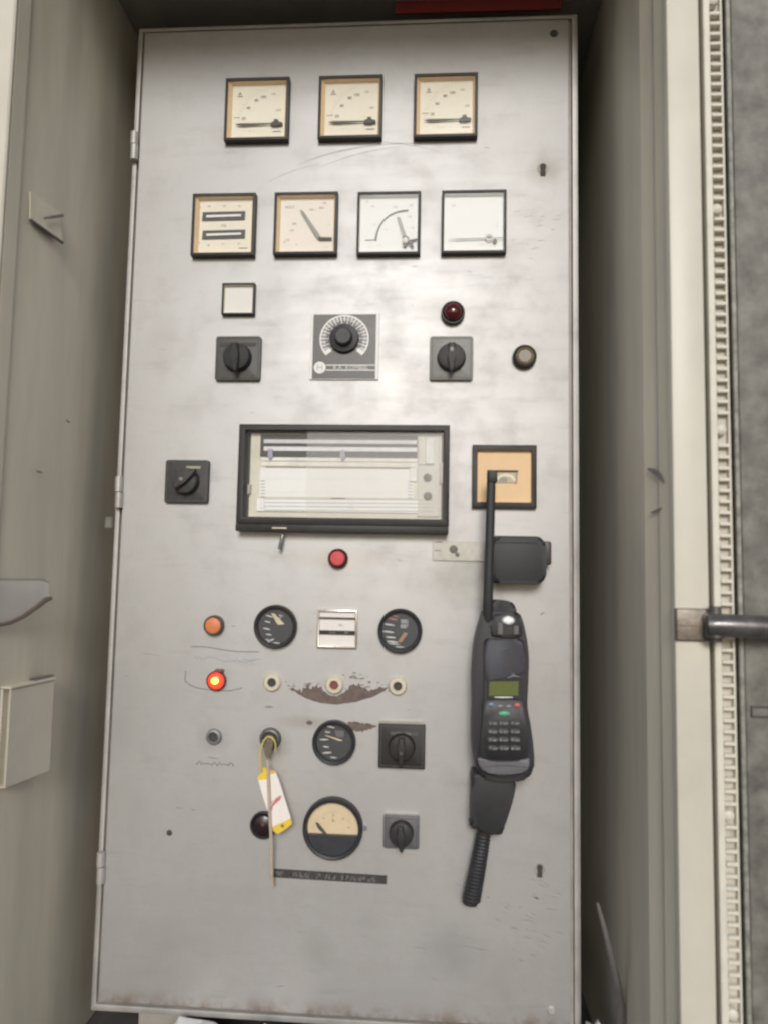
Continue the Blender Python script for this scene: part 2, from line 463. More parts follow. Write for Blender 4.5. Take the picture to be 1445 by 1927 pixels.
# right front post
yP = FRONT
xr0 = at(1262, 963, yP).x; xr1 = at(1327, 963, yP).x
t = Thing('door_post', 'broad cream door post on the right, beside the ribbed sealing strip', 'post', (xr0, yP, FLOOR), 'door posts of the enclosure')
b = MB(); b.box(0, xr1 - xr0, -.008, .02, .002, CEIL - FLOOR - .002, .003, 2)
t.part('post_face', b, M_post)
b = MB(); b.box(xr1 - xr0, xr1 - xr0 + .0095, .006, .02, .002, CEIL - FLOOR - .002)
t.part('groove', b, mat('grimy_groove', (.26, .24, .21), .7, 0, .2, 40, .4))
# ribbed sealing strip
s0 = at(1338, 963, yP).x; s1 = at(1376, 963, yP).x
sw = s1 - s0
t = Thing('sealing_strip', 'ribbed cream sealing strip running full height beside the right door post', 'seal', (s0, yP, FLOOR))
b = MB(); b.box(0, sw, .003, .016, .002, CEIL - FLOOR - .002)
t.part('channel', b, M_seal_base)
b = MB(); b.box(-.001, .0065, -.006, .0028, .002, CEIL - FLOOR - .002, .001)
t.part('flange', b, M_seal)
b = MB(); b.box(.0070, sw - .0025, -.0048, .0028, -.0019, .0019, .0007)
rib0 = t.part('rib', b, M_seal)
b = MB(); b.box(sw - .0024, sw, -.003, .0028, .002, CEIL - FLOOR - .002, .0006)
t.part('flange', b, M_seal)
b = MB(); b.lathe([(0, -.0075), (.003, -.007), (.0055, -.005), (.0065, -.001), (.0065, .002)], sw * .5, 0, 14)
riv0 = t.part('rivet', b, M_seal)
pitch = 0.0122
zr = [at(1358, v, yP).z - t.loc.z for v in (4, 396, 810, 1172, 1533, 1905)]
first = True; firstr = True
k = 0; z = .02
while z < CEIL - FLOOR - .01:
    if all(abs(z - q) > .0085 for q in zr):
        o = rib0 if first else rib0.copy()
        if not first: COL.objects.link(o); o.parent = t.o
        o.location = (random.uniform(-.0004, .0004), random.uniform(-.0004, .0004), z + random.uniform(-.0004, .0004)); first = False
    z += pitch
for q in zr:
    o = riv0 if firstr else riv0.copy()
    if not firstr: COL.objects.link(o); o.parent = t.o
    o.location = (0, 0, q); firstr = False
# steel side panel right of the strip
q0 = at(1384, 963, yP).x
t = Thing('steel_door', 'dull mottled grey steel door leaf at the right edge of the picture', 'door', (q0, yP, FLOOR))
b = MB(); b.box(.006, .6, .002, .03, .002, CEIL - FLOOR - .002, .002)
t.part('door_leaf', b, M_steel)
b = MB(); b.box(.0005, .0055, -.001, .03, .002, CEIL - FLOOR - .002, .001)
t.part('edge_trim', b, mat('chipped_edge_paint', (.30, .285, .25), .6, .1, .4, 90, .6, (.09, .08, .07)))
b = MB(); r0 = at(1432, 1340, yP) - t.loc
b.frame(r0.x - .010, r0.x + .012, r0.z - .006, r0.z + .006, .0018, .0018, .0018, .0018, -.0005, .004, .0003)
t.part('small_recess', b, mat('recess_grey', (.09, .085, .08), .6))
# bracket and bar
yb = yP - .010
bc = at(1310, 1176, yb)
t = Thing('holdback_bar', 'dark round bar on a rusty bolted bracket crossing the cream door post', 'bar', (bc.x, yP - .008, bc.z))
a0 = t.xz(1271, 1146, yb); a1 = t.xz(1352, 1206, yb)
b = MB(); b.box(a0[0], a1[0], -.006, 0, a1[1], a0[1], .0012, 2)
br = t.part('bracket', b, M_rust)
b = MB(); b.box(a0[0] + .003, a1[0] - .012, -.0075, -.006, (a0[1] + a1[1]) / 2 - .0009, (a0[1] + a1[1]) / 2 + .0006)
t.part('seam', b, M_rust, br)
cx, cz = t.xz(1327, 1163, yb)
b = MB(); b.lathe([(0, -.012), (.004, -.0115), (.0055, -.0095), (.006, -.0055)], cx, cz, 18)
t.part('bolt_head', b, M_metal, br)
b = MB()
e0 = t.L(1336, 1178, yb - .012); e1 = t.L(1460, 1181, yb - .012); e2 = t.L(1640, 1184, yb - .012)
b.tube([e0, t.L(1350, 1177, yb - .015), e1, e2], [.0128, .0122, .0118, .0118], 20)
t.part('bar', b, mat('worn_bar_paint', (.14, .132, .13), .3, .45, .4, 60, .5, (.05, .045, .04), coat=.3, bump=.2, bscale=200))
b = MB(); b.box(a0[0] - .0010, a1[0] + .001, -.0028, .0003, a1[1] - .0012, a0[1] + .0008, .0004); t.part('bracket_shadow_gap', b, M_bar)  # dark rim plate standing in for the shadow gap round the bracket
b = MB(); k0 = t.L(1345, 1141, yb - .010); k1 = t.L(1345, 1208, yb - .010); b.tube([k0, (k0 + k1) / 2, k1], [.0062, .0072, .0066], 16); t.part('barrel', b, M_bar)
b = MB(); k0 = t.L(1345, 1160, yb - .012); k1 = t.L(1345, 1200, yb - .012); b.tube([k0, k1], [.0092, .0100], 16); t.part('collar', b, M_bar)

# ================================================================ CABINET
W, H = 0.6498, 1.4364
cab = Thing('control_cabinet', 'tall grey sheet steel control cabinet with worn instrument door, filling the picture', 'cabinet', (W / 2, .12, -.014))
X0, Z0 = -W / 2, .014
B0, B1, BT, BB = X0 - .0115, X0 + W + .014, Z0 + H + .010, 0.0
b = MB(); b.frame(B0, B1, BB, BT, .0068, .0082, .0055, .0085, -.117, -.098, .0012)
b.box(B0, B1, -.0979, .14, BB, BT, .002)
body = cab.part('body', b, M_frame)
b = MB(); b.box(B0 + .0069, B1 - .0083, -.1085, -.0981, BB + .0086, BT - .0056)
cab.part('door_gap', b, mat('grimy_rebate', (.36, .335, .31), .6, .1, .15, 30, .5), body)
for fx in (-.25, .25):
    b = MB(); b.box(fx - .035, fx + .035, -.07, .10, FLOOR + .014 + .001, -.001)
    cab.part('foot', b, M_dark)
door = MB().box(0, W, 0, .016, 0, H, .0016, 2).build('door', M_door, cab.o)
door.location = (X0, -.12, Z0)
D = lambda px, py, y=0.0: at(px, py, y)                     # the door's own origin is the world origin
def dpart(name, mb, mt, **k): return mb.build(name, mt, door, **k)

# hinges: two knuckles each
for (px, ya, yb_, yc) in ((253, 247, 271, 300), (224, 896, 926, 956), (190, 1604, 1632, 1664)):
    for (u, v, mt) in ((ya, yb_, M_frame), (yb_, yc, M_metal if False else M_frame)):
        p = at(px, u, -.004); q = at(px, v, -.004)
        b = MB(); b.tube([(p.x + (q.x - p.x) * 0, 0, p.z - .0006), (p.x, 0, q.z + .0006)], .0058, 14)
        o = b.build('hinge_knuckle', mt, body); o.location = (-cab.loc.x, -cab.loc.y - .001, -cab.loc.z)
        for v_ in o.data.vertices: v_.co.y += -.0015
p = at(212, 985, .012)
b = MB(); b.box(-.006, .006, -.003, .003, -.009, .009, .002); o = b.build('hinge_lug', M_steel, body); o.location = Vector((p.x, .0, p.z)) - cab.loc  # darker steel colour stands in for frame paint in shade

# keyholes, screws, holes in the door
for (px, py, s) in ((1021, 320, 1.0), (1015, 1640, .9)):
    p = D(px, py)
    b = MB(); b.lathe([(0, -.0008), (.0082 * s, -.0008), (.0086 * s, 0)], p.x, p.z + .003, 20)
    pl = b.build('keyhole_ring', bpy.data.materials['grimy_rebate'], door)
    b = MB(); pts = [(p.x - .0038 * s, p.z - .0085 * s), (p.x + .0038 * s, p.z - .0085 * s), (p.x + .0038 * s, p.z + .002)]
    pts += [(p.x + .0046 * s * math.cos(rad(a)), p.z + .0055 * s + .0046 * s * math.sin(rad(a))) for a in range(-20, 201, 20)] + [(p.x - .0038 * s, p.z + .002)]
    b.prism(pts, -.0016, -.0009)
    b.build('keyhole', M_gap, door)
for (px, py, r, mt, nm) in ((1042, 62, .0062, M_bar, 'lock_screw'), (319, 1568, .0042, M_gap, 'drilled_hole'), (1037, 1903, .0062, M_frame, 'paint_capped_screw')):
    p = D(px, py)
    b = MB(); b.lathe([(0, -.002 if mt != M_gap else -.0006), (r * .7, -.0018 if mt != M_gap else -.0006), (r, -.0002)], p.x, p.z, 18)
    dpart(nm, b, mt)
# bare patches where the paint has been rubbed away
def jag(pts, amp, sub=5):
    out = []
    for i in range(len(pts)):
        a, c2 = pts[i], pts[(i + 1) % len(pts)]
        rough = a[2] if len(a) > 2 else 1
        for k in range(sub):
            f_ = k / sub
            out.append((a[0] + (c2[0] - a[0]) * f_ + random.uniform(-amp, amp) * rough * .6, a[1] + (c2[1] - a[1]) * f_ + random.uniform(-amp, amp) * rough))
    return out
def zz(x, y): return (340 + x / 2.949, 1110 + y / 2.949)
big = [(600, 548, 1), (650, 578, .25), (700, 606, .25), (770, 628, .25), (870, 638, .25), (970, 624, .25), (1060, 597, .3), (1130, 565, .6), (1160, 540, 1), (1100, 543, 1.5), (1060, 552, 1.5),
       (1030, 556, 2), (990, 528, 2), (940, 536, 1.2), (905, 572, .4), (870, 590, .2), (830, 588, .3), (795, 560, .8), (775, 532, 2), (735, 548, 2), (700, 528, 2), (680, 562, 2), (650, 552, 1.5)]
P = jag([zz(a, b_) + (c_,) for a, b_, c_ in big], 2.2)
b = MB(); b.prism([(lambda q: (q.x, q.z))(D(*p)) for p in P], -.00035, -.00005); dpart('bare_patch', b, M_bare, smooth=False)
P = jag([zz(a, b_) + (1,) for a, b_ in ((925, 738), (960, 733), (1010, 740), (1060, 748), (1092, 757), (1062, 772), (1020, 784), (985, 790), (950, 775))], 1.6)
b = MB(); b.prism([(lambda q: (q.x, q.z))(D(*p)) for p in P], -.00035, -.00005); dpart('bare_patch', b, M_bare, smooth=False)
P = jag([zz(a, b_) + (1,) for a, b_ in ((695, 738), (715, 725), (735, 735), (728, 750), (706, 750))], 1.0, 3)
b = MB(); b.prism([(lambda q: (q.x, q.z))(D(*p)) for p in P], -.00035, -.00005); dpart('bare_patch', b, M_bare, smooth=False)
# flecks round the patches, scratches all over the door
b = MB()
for _ in range(70):
    a = random.gauss(0, 1)
    px, py = random.choice([(575 + random.gauss(0, 14), 1290 + random.gauss(0, 4)), (690 + random.gauss(0, 22), 1291 + random.gauss(0, 5)), (668 + random.gauss(0, 10), 1274 + random.gauss(0, 3))])
    p = D(px, py); r = random.uniform(.0004, .0014)
    b.prism([(p.x + r * 2.2 * math.cos(k * 1.2566 + a) * random.uniform(.6, 1.2), p.z + r * .6 * math.sin(k * 1.2566 + a)) for k in range(5)], -.0003, -.00005)
o = dpart('paint_chips', b, M_bare, smooth=False); o['kind'] = 'stuff'
b = MB()
def scratch(px, py, l, ang, wd):
    if px > 1056 or px < 200: return
    p = D(px, py); n = 4; pts = []
    for k in range(n + 1):
        f_ = (k / n - .5) * l; pts.append((p.x + f_ * math.cos(ang) , p.z + f_ * math.sin(ang) + random.uniform(-.0004, .0004)))
    b.ribbon(pts, [wd * .2, wd, wd * 1.2, wd * .8, wd * .1], -.00022)
for _ in range(46): scratch(random.gauss(985, 40), random.gauss(1735, 42), random.uniform(.004, .018), random.uniform(-.5, -.1), random.uniform(.0005, .0013))
for _ in range(13): scratch(random.uniform(955, 1060), random.gauss(425, 24), random.uniform(.005, .014), random.uniform(.0, .35), random.uniform(.0003, .0006))
for _ in range(24): scratch(random.uniform(210, 1060), random.uniform(70, 1880), random.uniform(.004, .022), random.uniform(-.4, .4), random.uniform(.0004, .0008))
for a in ((337, 1521, .008, -.15, .0018), (364, 1524, .008, -.2, .0016), (1020, 1155, .008, .6, .0022), (440, 1178, .007, .1, .0012), (630, 690, .01, .0, .001), (528, 1857, .012, .2, .0012), (507, 1331, .014, -.05, .003), (285, 1232, .03, -.08, .0009), (790, 1785, .02, -.1, .0012), (893, 1785, .04, -.15, .0012)): scratch(*a)
o = dpart('scratches', b, M_scr, smooth=False); o['kind'] = 'stuff'
# long curved wipe marks under the top meters
b = MB()
for (x0, y0, x1, y1, x2, y2, wd) in ((560, 310, 650, 268, 800, 268, .0022), (600, 315, 680, 280, 760, 275, .0013), (500, 345, 540, 320, 600, 308, .0012), (700, 268, 740, 262, 830, 285, .0012)):
    pts = []
    for k in range(15):
        f_ = k / 14; q = ((1 - f_) ** 2 * x0 + 2 * f_ * (1 - f_) * x1 + f_ * f_ * x2, (1 - f_) ** 2 * y0 + 2 * f_ * (1 - f_) * y1 + f_ * f_ * y2); p = D(*q); pts.append((p.x, p.z))
    b.ribbon(pts, [wd * math.sin(math.pi * (k + .3) / 14.6) * random.uniform(.5, 1.2) for k in range(15)], -.0002)
dpart('wipe_marks', b, mat('wipe_grime', (.52, .50, .485), .6), smooth=False)['kind'] = 'stuff'
# pen and pencil writing beside the lamps
def stroke(nm, pts, wd, mt):
    b = MB(); b.ribbon([(lambda q: (q.x, q.z))(D(*p)) for p in pts], wd, -.00025); dpart(nm, b, mt, smooth=False)
def q5(x, y): return (340 + x / 6.022, 1140 + y / 6.022)
stroke('pen_line', [q5(*p) for p in ((120, 465), (240, 465), (340, 475), (480, 500), (620, 520), (760, 524), (890, 524))], .0012, M_pen2)
wr = []
for k in range(46):
    u = k / 45; wr.append(q5(160 + u * 690, 590 + u * 35 + random.uniform(-36, 36) * (1 - .5 * u) * (.4 + .6 * abs(math.sin(k * .7)))))
stroke('pen_writing', wr, .0011, M_pen)
stroke('pen_line', [q5(*p) for p in ((60, 740), (50, 850), (100, 895), (190, 935), (300, 950), (420, 965), (560, 965), (700, 935))], .0012, M_pen2)
stroke('pen_line', [q5(*p) for p in ((470, 640), (600, 630), (740, 645), (820, 612), (900, 605))], .0011, M_pen)
wr = []
for k in range(40):
    u = k / 39; wr.append(q5(170 + u * 440, 1790 + u * 12 + random.uniform(-28, 28) * abs(math.sin(u * 8 + .4))))
stroke('pencil_writing', wr, .0012, M_pen2)
stroke('pencil_line', [q5(*p) for p in ((310, 1715), (370, 1728), (430, 1738))], .0008, M_pen2)

# ================================================================ INSTRUMENTS ON THE DOOR
def centre(px, py, y=0.0):
    p = at(px, py, y); return Vector((p.x, 0, p.z))
def T(mb, th, px, py, s, hpx, y, rot=0.0, wide=1.0):
    x, z = th.xz(px, py, y); mb.text(s, x, z, hpx * pxm(y), y, rot, wide=wide)

def square_meter(name, label, group, box, h, border, fun_in, m_fun, m_dial, cat='meter'):
    """box: photo corners of the front face (x0, y0, x1, y1); h: how far it stands out"""
    p = at(box[0], box[1], -h); q = at(box[2], box[3], -h)
    c_ = Vector(((p.x + q.x) / 2, 0, (p.z + q.z) / 2)); hw, hh = (q.x - p.x) / 2, (p.z - q.z) / 2
    th = Thing(name, label, cat, c_, group)
    l, r, tp, bt = border
    b = MB(); b.frame(-hw, hw, -hh, hh, l, r, tp, bt, -h, -.0001, .0007); th.part('bezel', b, M_blk)
    o = (-hw + l, hw - r, -hh + bt, hh - tp)
    i = (o[0] + fun_in[0], o[1] - fun_in[1], o[2] + fun_in[3], o[3] - fun_in[2])
    yf, yd = -h + .0022, -.0022
    b = MB()
    O = [(o[0], yf, o[2]), (o[1], yf, o[2]), (o[1], yf, o[3]), (o[0], yf, o[3])]
    I = [(i[0], yd, i[2]), (i[1], yd, i[2]), (i[1], yd, i[3]), (i[0], yd, i[3])]
    for k in range(4):
        j = (k + 1) % 4; b.poly([O[k], O[j], I[j], I[k]])
    th.part('surround', b, m_fun, smooth=False)
    b = MB(); b.box(i[0] - .0002, i[1] + .0002, yd, -.0008, i[2] - .0002, i[3] + .0002)
    dial = th.part('dial', b, m_dial)
    th.yd = yd; th.dial = dial; th.h = h
    return th
def glass(th, box_in):
    pass
def add_glass(th, hw, hh, mt=None):
    b = MB(); y = -th.h + .0012
    b.box(-hw, hw, y, y + .0006, -hh, hh)
    th.part('glass', b, mt or M_glass)

# top row: three ammeters, pointers lying at zero
tops = [((425.2, 145.8, 541.8, 260.5), 'square black framed meter with a tan surround, leftmost of the three in the top row'),
        ((600.6, 141.5, 718.4, 256.8), 'square black framed meter with a tan surround, middle of the three in the top row'),
        ((779.4, 137.5, 898.2, 254.5), 'square black framed meter with a tan surround, rightmost of the three in the top row')]
for box, lab in tops:
    th = square_meter('ammeter', lab, 'three ammeters in the top row', box, .0115, (.0040, .0045, .0045, .0045), (.0052, .0030, .0015, .0015), M_tan, M_dial)
    ox, oy = box[0] - 425.2, box[1] - 145.8
    u = lambda x, y: (415 + x / 10.32 + ox, 135 + y / 10.32 + oy)
    y = th.yd - .0003
    b = MB()
    X, Y = u(385, 425); T(b, th, X, Y, 'A', 9.5, y); x, z = th.xz(*u(385, 474), y); b.box(x - .004, x + .004, y - .0001, y + .0001, z - .0005, z + .0005)
    for (zx, zy, s) in ((705, 548, '80'), (835, 485, '100'), (548, 698, '40'), (455, 900, '20')):
        X, Y = u(zx, zy); T(b, th, X, Y, s, 8.2, y)
        x, z = th.xz(X + .3, Y, y)
    x, z = th.xz(*u(330, 884), y); b.box(x - .006, x + .004, y - .0001, y + .0001, z - .0003, z + .0003)
    th.part('numerals', b, M_ink, th.dial)
    b = MB()
    for (zx, zy, s) in ((1030, 425, '150'), (1130, 735, '200')):
        X, Y = u(zx, zy); T(b, th, X, Y, s, 6.5, y)
    cxp, czp = th.xz(*u(1090, 1005), y)
    for k in range(19):
        a = rad(178 - k * 4.9); r0, r1 = .0575, .0615 + (.002 if k % 3 == 0 else 0)
        b.ribbon([(cxp + r0 * math.cos(a), czp + r0 * math.sin(a)), (cxp + r1 * math.cos(a), czp + r1 * math.sin(a))], .0003, y)
    X, Y = u(600, 1145); T(b, th, X, Y, '1.5  ~  II', 3.6, y)
    th.part('scale_marks', b, M_ink2, th.dial)
    b = MB(); X, Y = u(1100, 1150); x, z = th.xz(X, Y, y); b.box(x - .0062, x + .0062, y - .0001, y + .0001, z - .0006, z + .0006)
    th.part('maker_mark', b, M_ink, th.dial)
    yp = th.yd - .0035
    b = MB(); e = [th.xz(*u(*p), yp) for p in ((290, 1017), (380, 992), (960, 984), (1205, 984), (1205, 1004), (960, 1004), (420, 1042))]
    b.prism(e, yp, yp + .0008); th.part('needle', b, M_ink)
    b = MB(); e = [th.xz(*u(*p), yp) for p in ((965, 1000), (1010, 965), (1055, 955), (1040, 915), (1120, 915), (1110, 965), (1205, 975), (1205, 1020), (1100, 1045), (990, 1042))]
    b.prism(e, yp - .001, yp + .003, .0004); th.part('needle_hub', b, M_blk)
    add_glass(th, .0435, .0435)

# second row
def v6(x, y): return (350 + x / 4.898, 355 + y / 4.898)
def v7(x, y): return (665 + x / 4.898, 350 + y / 4.898)
th = square_meter('frequency_meter', 'square meter with two black slotted reed bars, leftmost in the second row', 'meters in the second row', (363.0, 363.2, 478.0, 478.6), .0115, (.0040, .0045, .0045, .0045), (.0052, .0030, .0015, .0015), M_tan, M_dial)
y = th.yd - .0003
for cy in (252, 422):
    b = MB(); e = [th.xz(*v6(*p), y) for p in ((158, cy - 36), (550, cy - 46), (545, cy + 35), (150, cy + 45))]
    b.prism(e, y - .0012, y, .0003); bar = th.part('reed_bar', b, M_ink)
    b = MB(); e = [th.xz(*v6(*p), y - .0012) for p in ((190, cy - 10), (510, cy - 20), (510, cy - 2), (190, cy + 10))]
    b.prism(e, y - .0016, y - .0012); sl = th.part('reed_slot', b, M_white, bar)
b = MB()
for (zx, zy, s, h_) in ((350, 338, 'Hz', 9), (355, 158, '50', 6), (215, 160, '48', 5.5), (495, 158, '52', 5.5), (345, 508, '51', 6), (210, 520, '49', 5.5), (490, 505, '53', 5.5), (130, 170, '47', 4.5), (120, 500, '47', 4.5)):
    X, Y = v6(zx, zy); T(b, th, X, Y, s, h_, y)
th.part('numerals', b, M_greyin, th.dial)
b = MB(); x, z = th.xz(*v6(530, 545), y); b.box(x - .0065, x + .0065, y - .0001, y + .0001, z - .0005, z + .0005)
th.part('maker_mark', b, M_ink, th.dial)
add_glass(th, .0435, .0435)

th = square_meter('voltmeter', 'square meter with a slanting grey pointer and tan surround, second in the second row', 'meters in the second row', (517.2, 360.8, 633.3, 476.5), .0115, (.0040, .0040, .0042, .0042), (.0042, .0028, .0015, .0015), M_tan, mat('warm_dial_card', (.82, .77, .69), .7, 0, .02, 40))
y = th.yd - .0003
b = MB()
x, z = th.xz(*v6(1275, 458), y - .003); 
pv = [th.xz(*v6(*p), y - .003) for p in ((1050, 185), (1085, 205), (1240, 432), (1225, 462), (1200, 440), (1075, 235))]
b.prism(pv, y - .0035, y - .0027); th.part('needle', b, M_greyin)
b = MB(); e = [th.xz(*v6(*p), y - .003) for p in ((1222, 440), (1260, 445), (1345, 446), (1345, 466), (1225, 468))]; b.prism(e, y - .004, y - .001, .0003); th.part('needle_hub', b, M_ink)
b = MB()
for (zx, zy, s, h_) in ((960, 168, 'VOLT', 8), (1160, 190, '300', 6), (1250, 175, '400', 6), (1000, 320, '200', 6), (975, 382, '150', 5.5), (935, 470, '100', 5.5), (910, 490, '50', 5), (1020, 515, '0', 5), (1280, 130, '500', 5), (1320, 330, 'V', 5)):
    X, Y = v6(zx, zy); T(b, th, X, Y, s, h_, y)
X, Y = v6(1285, 538); T(b, th, X, Y, '~ 1.5', 4.5, y)
th.part('numerals', b, M_ink2, th.dial)
add_glass(th, .0435, .0435)

th = square_meter('power_factor_meter', 'square white meter with a thick black arc on its dial, third in the second row', 'meters in the second row', (673.2, 360.0, 790.2, 476.6), .0105, (.0035, .0040, .0040, .0040), (.0008, .0012, .0012, .0012), M_whitefun, M_dialw)
y = th.yd - .0003
b = MB(); arc = ((205, 505), (215, 440), (240, 370), (280, 312), (330, 270), (395, 240), (450, 228), (505, 222))
b.ribbon([th.xz(*v7(*p), y) for p in arc], [.0032, .0030, .0028, .0028, .0030, .0033, .0036, .0036], y); th.part('printed_arc', b, mat('arc_ink', (.13, .13, .12), .6), th.dial, smooth=False)
b = MB(); b.ribbon([th.xz(*v7(*p), y) for p in ((110, 498), (210, 494))], .0015, y); th.part('zero_mark', b, M_ink, th.dial, smooth=False)
b = MB(); b.prism([th.xz(*v7(*p), y - .003) for p in ((400, 280), (430, 285), (490, 470), (460, 475))], y - .0035, y - .0027); th.part('needle', b, M_greyin)
b = MB(); b.prism([th.xz(*v7(*p), y - .003) for p in ((450, 465), (480, 455), (510, 475), (505, 500), (585, 484), (585, 494), (530, 506), (555, 560), (530, 565), (505, 520), (480, 560), (455, 555))], y - .0045, y - .001, .0003); th.part('needle_hub', b, M_ink)
cx, cz = th.xz(*v7(476, 493), y - .005); b = MB(); b.lathe([(0, y - .0058), (.003, y - .0055), (.0042, y - .0045)], cx, cz, 16); th.part('adjuster', b, M_ivory)
b = MB()
for (zx, zy, s, h_) in ((180, 185, '0.5', 6), (385, 188, 'cos', 6), (530, 175, '0.9', 6), (515, 280, '0.8', 5.5), (545, 380, 'cap', 4.5), (195, 355, '0.7', 4.5), (300, 400, 'ind', 4.5), (150, 555, '1', 5), (235, 548, '~ 1.5', 4.5), (130, 140, 'kW', 4.5)):
    X, Y = v7(zx, zy); T(b, th, X, Y, s, h_, y)
th.part('numerals', b, M_ink2, th.dial)
add_glass(th, .0445, .0445)

th = square_meter('blank_scale_meter', 'square white meter with an almost empty dial, rightmost in the second row', 'meters in the second row', (831.4, 357.2, 952.4, 474.4), .0105, (.0034, .0040, .0040, .0042), (.0008, .0012, .0012, .0012), M_whitefun, M_dialw)
y = th.yd - .0003
b = MB(); b.prism([th.xz(*v7(*p), y - .003) for p in ((870, 489), (960, 480), (1215, 473), (1380, 470), (1380, 478), (1215, 483), (960, 492))], y - .0035, y - .0029); th.part('needle', b, M_greyin)
cx, cz = th.xz(*v7(1247, 474), y - .003); b = MB(); b.lathe([(.0035, y - .004), (.0055, y - .0042), (.0055, y - .001)], cx, cz, 20); th.part('hub_ring', b, mat('hub_grey', (.48, .46, .43), .5))
b = MB(); b.prism([th.xz(*v7(*p), y - .003) for p in ((1290, 490), (1315, 488), (1320, 510), (1305, 530), (1280, 508))], y - .004, y - .001); th.part('needle_hub', b, M_ink)
b = MB()
for (zx, zy, s, h_) in ((925, 180, 'kV', 6.5), (1315, 365, '12', 5), (1175, 538, '~ 1.5  II', 4.0), (965, 270, '2', 4.5)):
    X, Y = v7(zx, zy); T(b, th, X, Y, s, h_, y)
th.part('numerals', b, M_ink2, th.dial)
add_glass(th, .0445, .0445)

# small blank lamp window
th = square_meter('blank_indicator', 'small square white blank in a black frame above the left rotary switch', None, (418.5, 531.5, 478.2, 590.5), .009, (.0028, .0030, .0024, .0024), (.0004, .0004, .0004, .0004), M_dial, mat('blank_cream', (.72, .70, .65), .5, 0, .03, 40), 'indicator')

# tan square instrument behind the antenna
th = square_meter('tan_relay', 'square black framed instrument with a blank orange tan face behind the antenna tip', None, (889, 836.5, 1009.5, 957), .008, (.0072, .0072, .0085, .0085), (.0003, .0003, .0003, .0003), M_tan, M_orange, 'relay')
y = th.yd - .0003
def vr(x, y_): return (800 + x / 4.819, 860 + y_ / 4.819)
b = MB(); b.prism([th.xz(*vr(*p), y) for p in ((565, 128), (835, 125), (825, 235), (560, 235))], y - .001, y); wn = th.part('window', b, mat('window_card', (.50, .43, .30), .5))
b = MB(); pts = [th.xz(*vr(*p), y - .001) for p in ((650, 200), (680, 172), (730, 160), (780, 175), (815, 215))]; b.ribbon(pts, .0042, y - .0012)
th.part('window_arc', b, mat('arc_cream', (.74, .66, .48), .5), wn, smooth=False)
b = MB(); b.prism([th.xz(*vr(*p), y - .001) for p in ((660, 225), (675, 190), (720, 178), (745, 200), (740, 228))], y - .0013, y - .001); th.part('drum', b, M_greyin, wn)
b = MB(); b.prism([th.xz(*vr(*p), y - .001) for p in ((560, 118), (840, 122), (838, 134), (815, 136), (565, 136))], y - .0025, y); th.part('window_hood', b, M_blk, wn)
b = MB(); b.prism([th.xz(*vr(*p), y - .001) for p in ((820, 136), (838, 134), (828, 238), (815, 238))], y - .0018, y); th.part('window_edge', b, M_greyin, wn)

# rotary switches
def rotary(name, label, box, m_plate, m_kn, kr, ang, h=.006, stripe=None, top_edge=None, corner=.004):
    p = at(box[0], box[1], -h); q = at(box[2], box[3], -h)
    c_ = Vector(((p.x + q.x) / 2, 0, (p.z + q.z) / 2)); hw, hh = (q.x - p.x) / 2, (p.z - q.z) / 2
    th = Thing(name, label, 'switch', c_, 'rotary switches on the door')
    b = MB(); b.prism(rrect(-hw, hw, -hh, hh, corner, 4), -h, -.0001, .0012, 2); pl = th.part('plate', b, m_plate)
    b = MB(); b.frame(-hw + .003, hw - .003, -hh + .003, hh - .003, .0008, .0008, .0008, .0008, -h - .0003, -h, 0); th.part('plate_line', b, M_grey if m_plate is not M_grey else M_knob, pl)
    b = MB(); b.lathe([(0, -h - .012), (kr * .82, -h - .012), (kr * .93, -h - .011), (kr, -h - .006), (kr * 1.04, -h - .0001)], 0, 0, 36); kn = th.part('knob', b, m_kn)
    b = MB()
    c2, s2 = math.cos(rad(ang)), math.sin(rad(ang))
    g_ = [(-kr * .24, kr * .85), (kr * .24, kr * .85), (kr * .28, 0), (kr * .20, -kr * 1.0), (0, -kr * 1.3), (-kr * .20, -kr * 1.0), (-kr * .28, 0)]
    b.prism([(x_ * c2 - z_ * s2, x_ * s2 + z_ * c2) for x_, z_ in g_], -h - .020, -h - .0118, .0022, 3); gr = th.part('grip', b, m_kn, kn)
    if stripe:
        b = MB(); x0, z0 = th.xz(stripe[0], stripe[1], -h); x1, z1 = th.xz(stripe[2], stripe[3], -h)
        b.box(x0, x1, -h - .0006, -h, z1, z0); th.part('legend_strip', b, stripe[4], pl)
    th.h = h; th.pl = pl
    return th
th = rotary('rotary_switch', 'dark grey rotary switch under the small white blank', (407, 632, 489, 715), M_grey, M_knob2, .0205, 3, .0075, (415, 645, 482, 651, M_knob))
th = rotary('rotary_switch', 'paler grey rotary switch under the dark red lamp', (809, 632, 889.5, 714.5), M_grey2, M_knob, .0200, 0, .0065)
b = MB(); b.box(-.002, .002, -.0270, -.0262, .004, .0095); th.part('grip_mark', b, M_grey2)
th = rotary('rotary_switch', 'dark rotary switch at the far left beside the chart recorder', (312, 865, 391, 947), M_knob, M_knob, .0190, 130, .0065, (351, 877, 378, 882, mat('legend_yellow', (.36, .35, .22), .5)))
cx, cz = th.xz(341, 901, -.026); b = MB(); b.box(cx - .0025, cx + .0025, -.0272, -.0262, cz - .002, cz + .002); th.part('grip_mark', b, M_grey2)
th = rotary('rotary_switch', 'large black rotary switch right of the lowest small round gauge', (713, 1362, 799, 1449), M_blk, M_blk, .0180, 0, .008, (735, 1377, 786, 1385, M_grey), corner=.0015)
